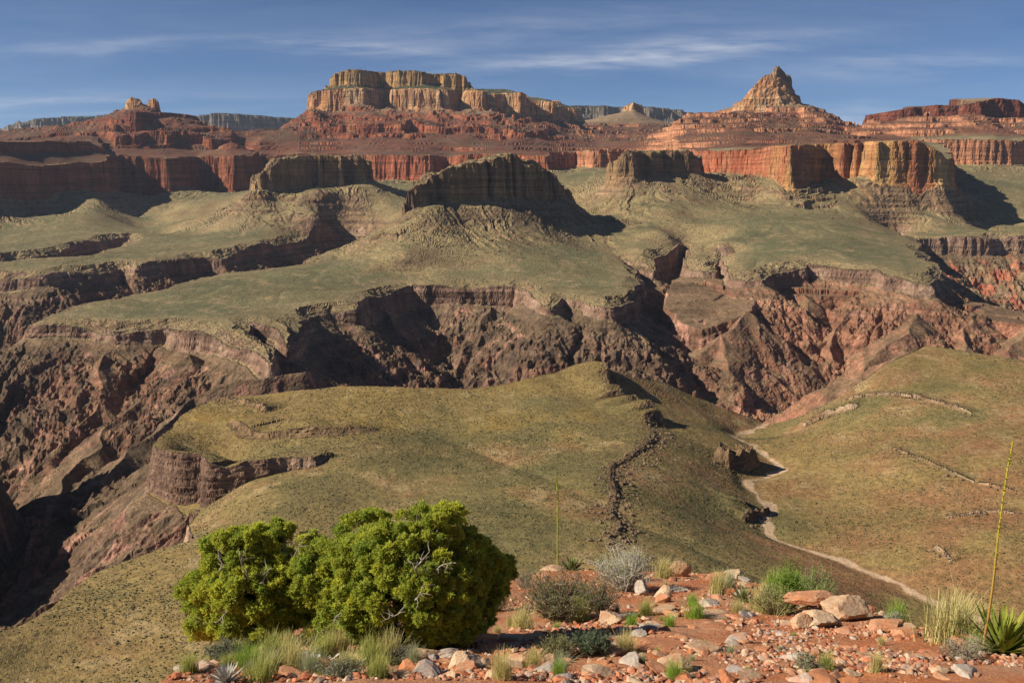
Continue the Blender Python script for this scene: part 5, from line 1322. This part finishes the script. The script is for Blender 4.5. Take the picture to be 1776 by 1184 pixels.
for i in range(60):                                           # scattered small tufts
    px = rr.choice([rr.uniform(330, 720), rr.uniform(330, 720), rr.uniform(860, 1700)]); py = rr.uniform(1110, 1182) if px < 860 else rr.uniform(1015, 1182)
    x, y, z = on(px, py)
    if y > np.interp(px, _bpx, _bd): continue
    kd = rr.choice(['straw', 'green', 'grey', 'green']); lbl = 'small %s grass tuft growing among the stones' % KIND_LABEL[kd]
    o = link('grass_tuft', TM[kd][i % 3], lbl, 'grass', 'small %s tufts among the stones' % KIND_LABEL[kd], loc=(x, y, z)); s = rr.uniform(.25, .6) * (1.25 if px < 720 else .8); o.scale = (s, s, s); o.rotation_euler = (0, 0, rr.uniform(0, 6))

# shrubs
SHR = simple_mat('shrub_leaves', None, .85, .2, 5.0, attr='Col', trans=.2)
TWIG = simple_mat('shrub_twigs', None, .85, .25, 8.0, attr='Col')
def shrub(px, py, wpx, hpx, ntw, leaves, ctw, cl0, cl1, seed, label, leafsz=.016, upright=.5):
    r = np.random.RandomState(seed); x, y, z = on(px, py)
    k = y / F / CP; W = wpx * k / 2; H = hpx * k
    root = link('desert_shrub', None, label, 'shrub', loc=(x, y, z))
    tw = MB(); pts = []
    for i in range(ntw):
        az = r.uniform(0, 6.28); rad = math.sqrt(r.rand()); h = H * (1 - .45 * rad * rad) * r.uniform(.6, 1.0)
        e = np.array([math.cos(az) * W * rad, math.sin(az) * W * rad * .9, h]); m_ = np.array([e[0] * (1 - upright), e[1] * (1 - upright), h * .55]) + r.normal(0, .04 * H, 3)
        b = np.array([math.cos(az) * W * .12 * rad, math.sin(az) * W * .12 * rad, -.04])
        t = np.linspace(0, 1, 7)[:, None]; p = (1 - t) ** 2 * b + 2 * t * (1 - t) * m_ + t ** 2 * e; p += r.normal(0, .008 * H, p.shape)
        cc = np.array(ctw) * r.uniform(.75, 1.25)
        tube(tw, p, np.linspace(.010, .0028, 7) * (H / .7) ** .5, 4, cc); pts.append(p)
        for j in range(3):
            s0 = p[r.randint(3, 7)]; q = s0 + rand_dirs(r, 1, .7)[0] * H * r.uniform(.1, .25); mm = (s0 + q) / 2 + r.normal(0, .01, 3)
            tube(tw, np.array([s0, mm, q]), np.array([.005, .0038, .0022]) * (H / .7) ** .5, 3, cc); pts.append(np.array([s0, mm, q]))
    link('twigs', tw.mesh('twigs', TWIG, True), parent=root)
    if leaves:
        n = leaves; A = np.concatenate([p[len(p) // 2:] for p in pts]); o0 = A[r.randint(len(A), size=n)] + r.normal(0, .028 * max(H, .4), (n, 3))
        d = rand_dirs(r, n, .5); sd = np.cross(d, rand_dirs(r, n)); sd /= np.linalg.norm(sd, axis=1)[:, None] + 1e-9
        ln = leafsz * r.uniform(1.2, 2.6, (n, 1)); wd = leafsz * r.uniform(.25, .5, (n, 1))
        V = np.stack([o0 - sd * wd, o0 + sd * wd, o0 + d * ln + sd * wd * .5, o0 + d * ln - sd * wd * .5], 1).reshape(-1, 3)
        u = r.rand(n, 1); c = np.array(cl0)[None] * (1 - u) + np.array(cl1)[None] * u
        link('leaves', mesh_from('leaves', V, np.arange(n * 4).reshape(n, 4), SHR, False, {'Col': np.repeat(c, 4, 0).astype(np.float32)}), parent=root)
    return root
shrub(1085, 1022, 125, 92, 150, 6500, (.46, .44, .40), (.33, .34, .13), (.44, .43, .25), 1, 'large silvery grey bush of bare twigs on the brink', .014)
shrub(1052, 1010, 70, 62, 50, 2600, (.25, .22, .16), (.22, .24, .05), (.30, .30, .09), 12, 'yellow green bush behind the left side of the silvery bush', .014)
shrub(968, 1072, 160, 92, 150, 9000, (.20, .16, .12), (.135, .145, .055), (.21, .20, .10), 2, 'wide olive grey bush right of the big juniper', .015)
shrub(1040, 1062, 90, 66, 70, 3600, (.22, .18, .14), (.14, .14, .06), (.22, .20, .10), 22, 'brownish olive bush in the shade between the wide bush and the silvery bush', .014)
shrub(1362, 1058, 70, 105, 150, 4200, (.17, .26, .045), (.16, .28, .03), (.25, .34, .06), 3, 'bright yellow green broom like bush behind the red slab', .013, .15)
shrub(1412, 1040, 80, 66, 90, 2200, (.24, .28, .10), (.18, .28, .05), (.36, .36, .22), 32, 'paler green bush at the right side of the bright bush', .013, .3)
shrub(1345, 1066, 90, 60, 70, 2600, (.28, .25, .12), (.22, .24, .07), (.34, .32, .14), 33, 'faded green bush in front of the bright bush', .013, .3)
shrub(1028, 1134, 78, 44, 80, 5200, (.16, .16, .12), (.085, .125, .065), (.15, .19, .11), 4, 'small blue green bush beside the flat topped boulder', .012)
shrub(968, 1136, 66, 48, 60, 2600, (.20, .17, .12), (.17, .18, .06), (.24, .24, .10), 5, 'low olive green bush left of the blue green bush', .012)
shrub(392, 1150, 80, 40, 70, 3600, (.22, .2, .16), (.15, .17, .11), (.23, .24, .16), 6, 'grey green cushion bush at the left end of the grassy bank', .012)
shrub(700, 1142, 60, 34, 60, 1500, (.30, .27, .22), (.26, .26, .19), (.33, .32, .25), 7, 'small pale grey bush at the right end of the grassy bank', .012)
shrub(1400, 1160, 70, 36, 60, 1900, (.30, .26, .2), (.25, .25, .14), (.33, .32, .2), 8, 'low grey bush on the bare red soil at the bottom', .012)
shrub(1665, 1140, 90, 40, 70, 1200, (.30, .25, .19), (.28, .24, .15), (.33, .29, .2), 9, 'dry grey brush at the left of the tall agave', .012)
shrub(590, 1178, 100, 36, 70, 3000, (.25, .24, .2), (.19, .21, .13), (.27, .28, .19), 10, 'pale green cushion bush at the bottom edge below the big juniper', .012)
shrub(1550, 1082, 40, 30, 40, 700, (.33, .3, .24), (.28, .27, .18), (.33, .33, .22), 13, 'tiny grey bush on the brink right of the grooved boulder', .010)
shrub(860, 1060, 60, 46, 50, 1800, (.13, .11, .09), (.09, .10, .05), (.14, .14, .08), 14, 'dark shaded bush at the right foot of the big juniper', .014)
shrub(910, 1020, 50, 40, 40, 900, (.26, .23, .18), (.20, .20, .10), (.27, .26, .14), 15, 'small faded bush on the skyline beside the big juniper', .012)

# agaves
AG = simple_mat('agave_leaf', None, .55, .15, 4.0, attr='Col', trans=.1)
STK = simple_mat('agave_stalk', None, .7, .2, 10.0, attr='Col')
def rosette(root, n, L_, seed, c0, c1, flat=.0, off=(0, 0)):
    r = np.random.RandomState(seed); mb = MB()
    for i in range(n):
        az = i * 2.399 + r.normal(0, .15); u = (i + .5) / n; el = math.radians(80 - 72 * u ** .9) + r.normal(0, .08) - flat
        ln = L_ * r.uniform(.85, 1.08) * (.75 + .3 * u); w = L_ * .072
        t = np.linspace(0, 1, 6); dirv = np.array([math.cos(az) * math.cos(el), math.sin(az) * math.cos(el), math.sin(el)]); sd = np.array([-math.sin(az), math.cos(az), 0]); nn = np.cross(dirv, sd)
        ctr = np.array([off[0], off[1], .02])[None] + dirv[None] * (t * ln)[:, None] + np.array([0, 0, 1])[None] * (.10 * ln * t ** 2)[:, None]
        ww = w * np.array([.8, 1.0, .95, .75, .42, .02]); th = w * .35 * np.array([1, 1, .8, .6, .3, .02])
        a = ctr - sd[None] * ww[:, None] - nn[None] * th[:, None] * -.6; b = ctr + sd[None] * ww[:, None] - nn[None] * th[:, None] * -.6; c = ctr + nn[None] * th[:, None] * -.5; e = ctr - nn[None] * th[:, None] * -.0 + nn[None] * 0
        V = np.stack([a, c, b], 1).reshape(-1, 3); f = []
        for j in range(5):
            f += [[3 * j, 3 * j + 1, 3 * j + 4, 3 * j + 3], [3 * j + 1, 3 * j + 2, 3 * j + 5, 3 * j + 4]]
        u_ = r.rand(); mb.add(V, f, np.array(c0) * (1 - u_) + np.array(c1) * u_)
    link('leaf_rosette', mb.mesh('leaf_rosette', AG, True), parent=root)
def agave(px, py, lpx, n, seed, label, c0, c1, flat=0.0, stalk=None):
    x, y, z = on(px, py); k = y / F / CP
    root = link('agave_plant', None, label, 'agave', loc=(x, y, z))
    rosette(root, n, lpx * k, seed, c0, c1, flat)
    if stalk:
        pts_px, rad, c_lo, c_hi = stalk
        pts = np.array([np.array(pt(a, b, y)) - (x, y, z) for a, b in pts_px])
        tt = np.linspace(0, 1, 40); tq = np.linspace(0, 1, len(pts))
        p = np.stack([np.interp(tt, tq, pts[:, i]) for i in range(3)], 1)
        for _ in range(3): p[1:-1] = (p[:-2] + 2 * p[1:-1] + p[2:]) / 4
        mb = MB()
        cols = np.array(c_lo)[None] * (1 - tt[:, None] ** .8) + np.array(c_hi)[None] * tt[:, None] ** .8
        for i in range(39):
            rr_ = rad * np.array([1 - .62 * tt[i], 1 - .62 * tt[i + 1]]); tube(mb, p[i:i + 2], rr_, 7, cols[i])
        r = np.random.RandomState(seed + 9); bb = mb            # short buds on the upper two thirds
        for i in range(int(150)):
            u = r.uniform(.36, 1.0); c = np.array([np.interp(u, tt, p[:, j]) for j in range(3)]); az = r.uniform(0, 6.28); ln = rad * r.uniform(1.6, 3.0) * (1.15 - .5 * u)
            dv = np.array([math.cos(az) * .9, math.sin(az) * .9, .7]); q = c + dv * ln
            tube(bb, np.array([c, (c + q) / 2, q]), np.array([rad * .28, rad * .30, rad * .1]), 4, np.array(c_hi) * r.uniform(.75, 1.2))
        link('flower_stalk', mb.mesh('flower_stalk', STK, True), parent=root)
    return root
agave(1738, 1128, 96, 66, 1, 'large yellow green agave rosette sending up the tall curved stalk', (.26, .27, .035), (.17, .22, .035), 0.0,
      ([(1706, 1112), (1716, 1060), (1724, 1000), (1731, 930), (1739, 870), (1748, 810), (1757, 766)], .021, (.30, .14, .05), (.34, .33, .035)))
agave(992, 990, 34, 40, 2, 'dark green spiky rosette on the brink with a thin straight stalk', (.14, .17, .05), (.22, .22, .07), 0.0,
      ([(967, 990), (967, 950), (967, 900), (967, 860), (966, 838), (963, 828)], .030, (.28, .30, .03), (.30, .32, .03)))
agave(1287, 1046, 34, 44, 3, 'small green rosette without a stalk on the stony brink', (.13, .17, .06), (.22, .24, .09))
agave(392, 1186, 44, 46, 4, 'pale dead rosette of grey leaves at the bottom edge', (.42, .40, .36), (.34, .32, .28), .15)
agave(378, 1130, 28, 34, 5, 'small brownish dead rosette on the left rim of the brink', (.33, .26, .15), (.28, .22, .12), .2)

# white daisies in the grass
FLW = simple_mat('white_petals', (.78, .76, .72), .7, .05); FLY = simple_mat('yellow_disc', (.55, .38, .05), .8, .1)
def daisy():
    mb = MB(); n = 11
    for i in range(n):
        a = i * 6.283 / n; d = np.array([math.cos(a), math.sin(a), .12]); s = np.array([-math.sin(a), math.cos(a), 0])
        mb.add([d * .006 - s * .003, d * .006 + s * .003, d * .030 + s * .005 + (0, 0, .004), d * .030 - s * .005 + (0, 0, .004)], [[0, 1, 2, 3]])
    dm = MB(); v, f = ICO[1]; dm.add(v * (.008, .008, .005) + (0, 0, .003), f)
    st = MB(); tube(st, np.array([(0, 0, -.09), (.004, 0, -.04), (0, 0, 0)]), .0018, 4, (.12, .17, .05))
    return mb.mesh('petals', FLW), dm.mesh('disc', FLY, True), st.mesh('stem', SHR)
pm, dm_, sm_ = daisy()
rr = random.Random(3)
for i, (px, py) in enumerate([(541, 1150), (545, 1156), (552, 1147), (556, 1152), (567, 1149), (570, 1145), (578, 1148), (585, 1143), (610, 1160), (616, 1155), (620, 1158), (627, 1154), (633, 1147), (548, 1160)]):
    x, y, z = on(px, py)
    o = link('daisy', None, 'small white daisy in the grass below the big juniper', 'flower', 'white daisies below the juniper', loc=(x, y, z + .09))
    o.rotation_euler = (rr.uniform(.2, .7), rr.uniform(-.3, .3), rr.uniform(0, 6)); s = rr.uniform(1.0, 1.5); o.scale = (s, s, s)
    for nm, me in (('petals', pm), ('disc', dm_), ('stem', sm_)): link(nm, me, parent=o)
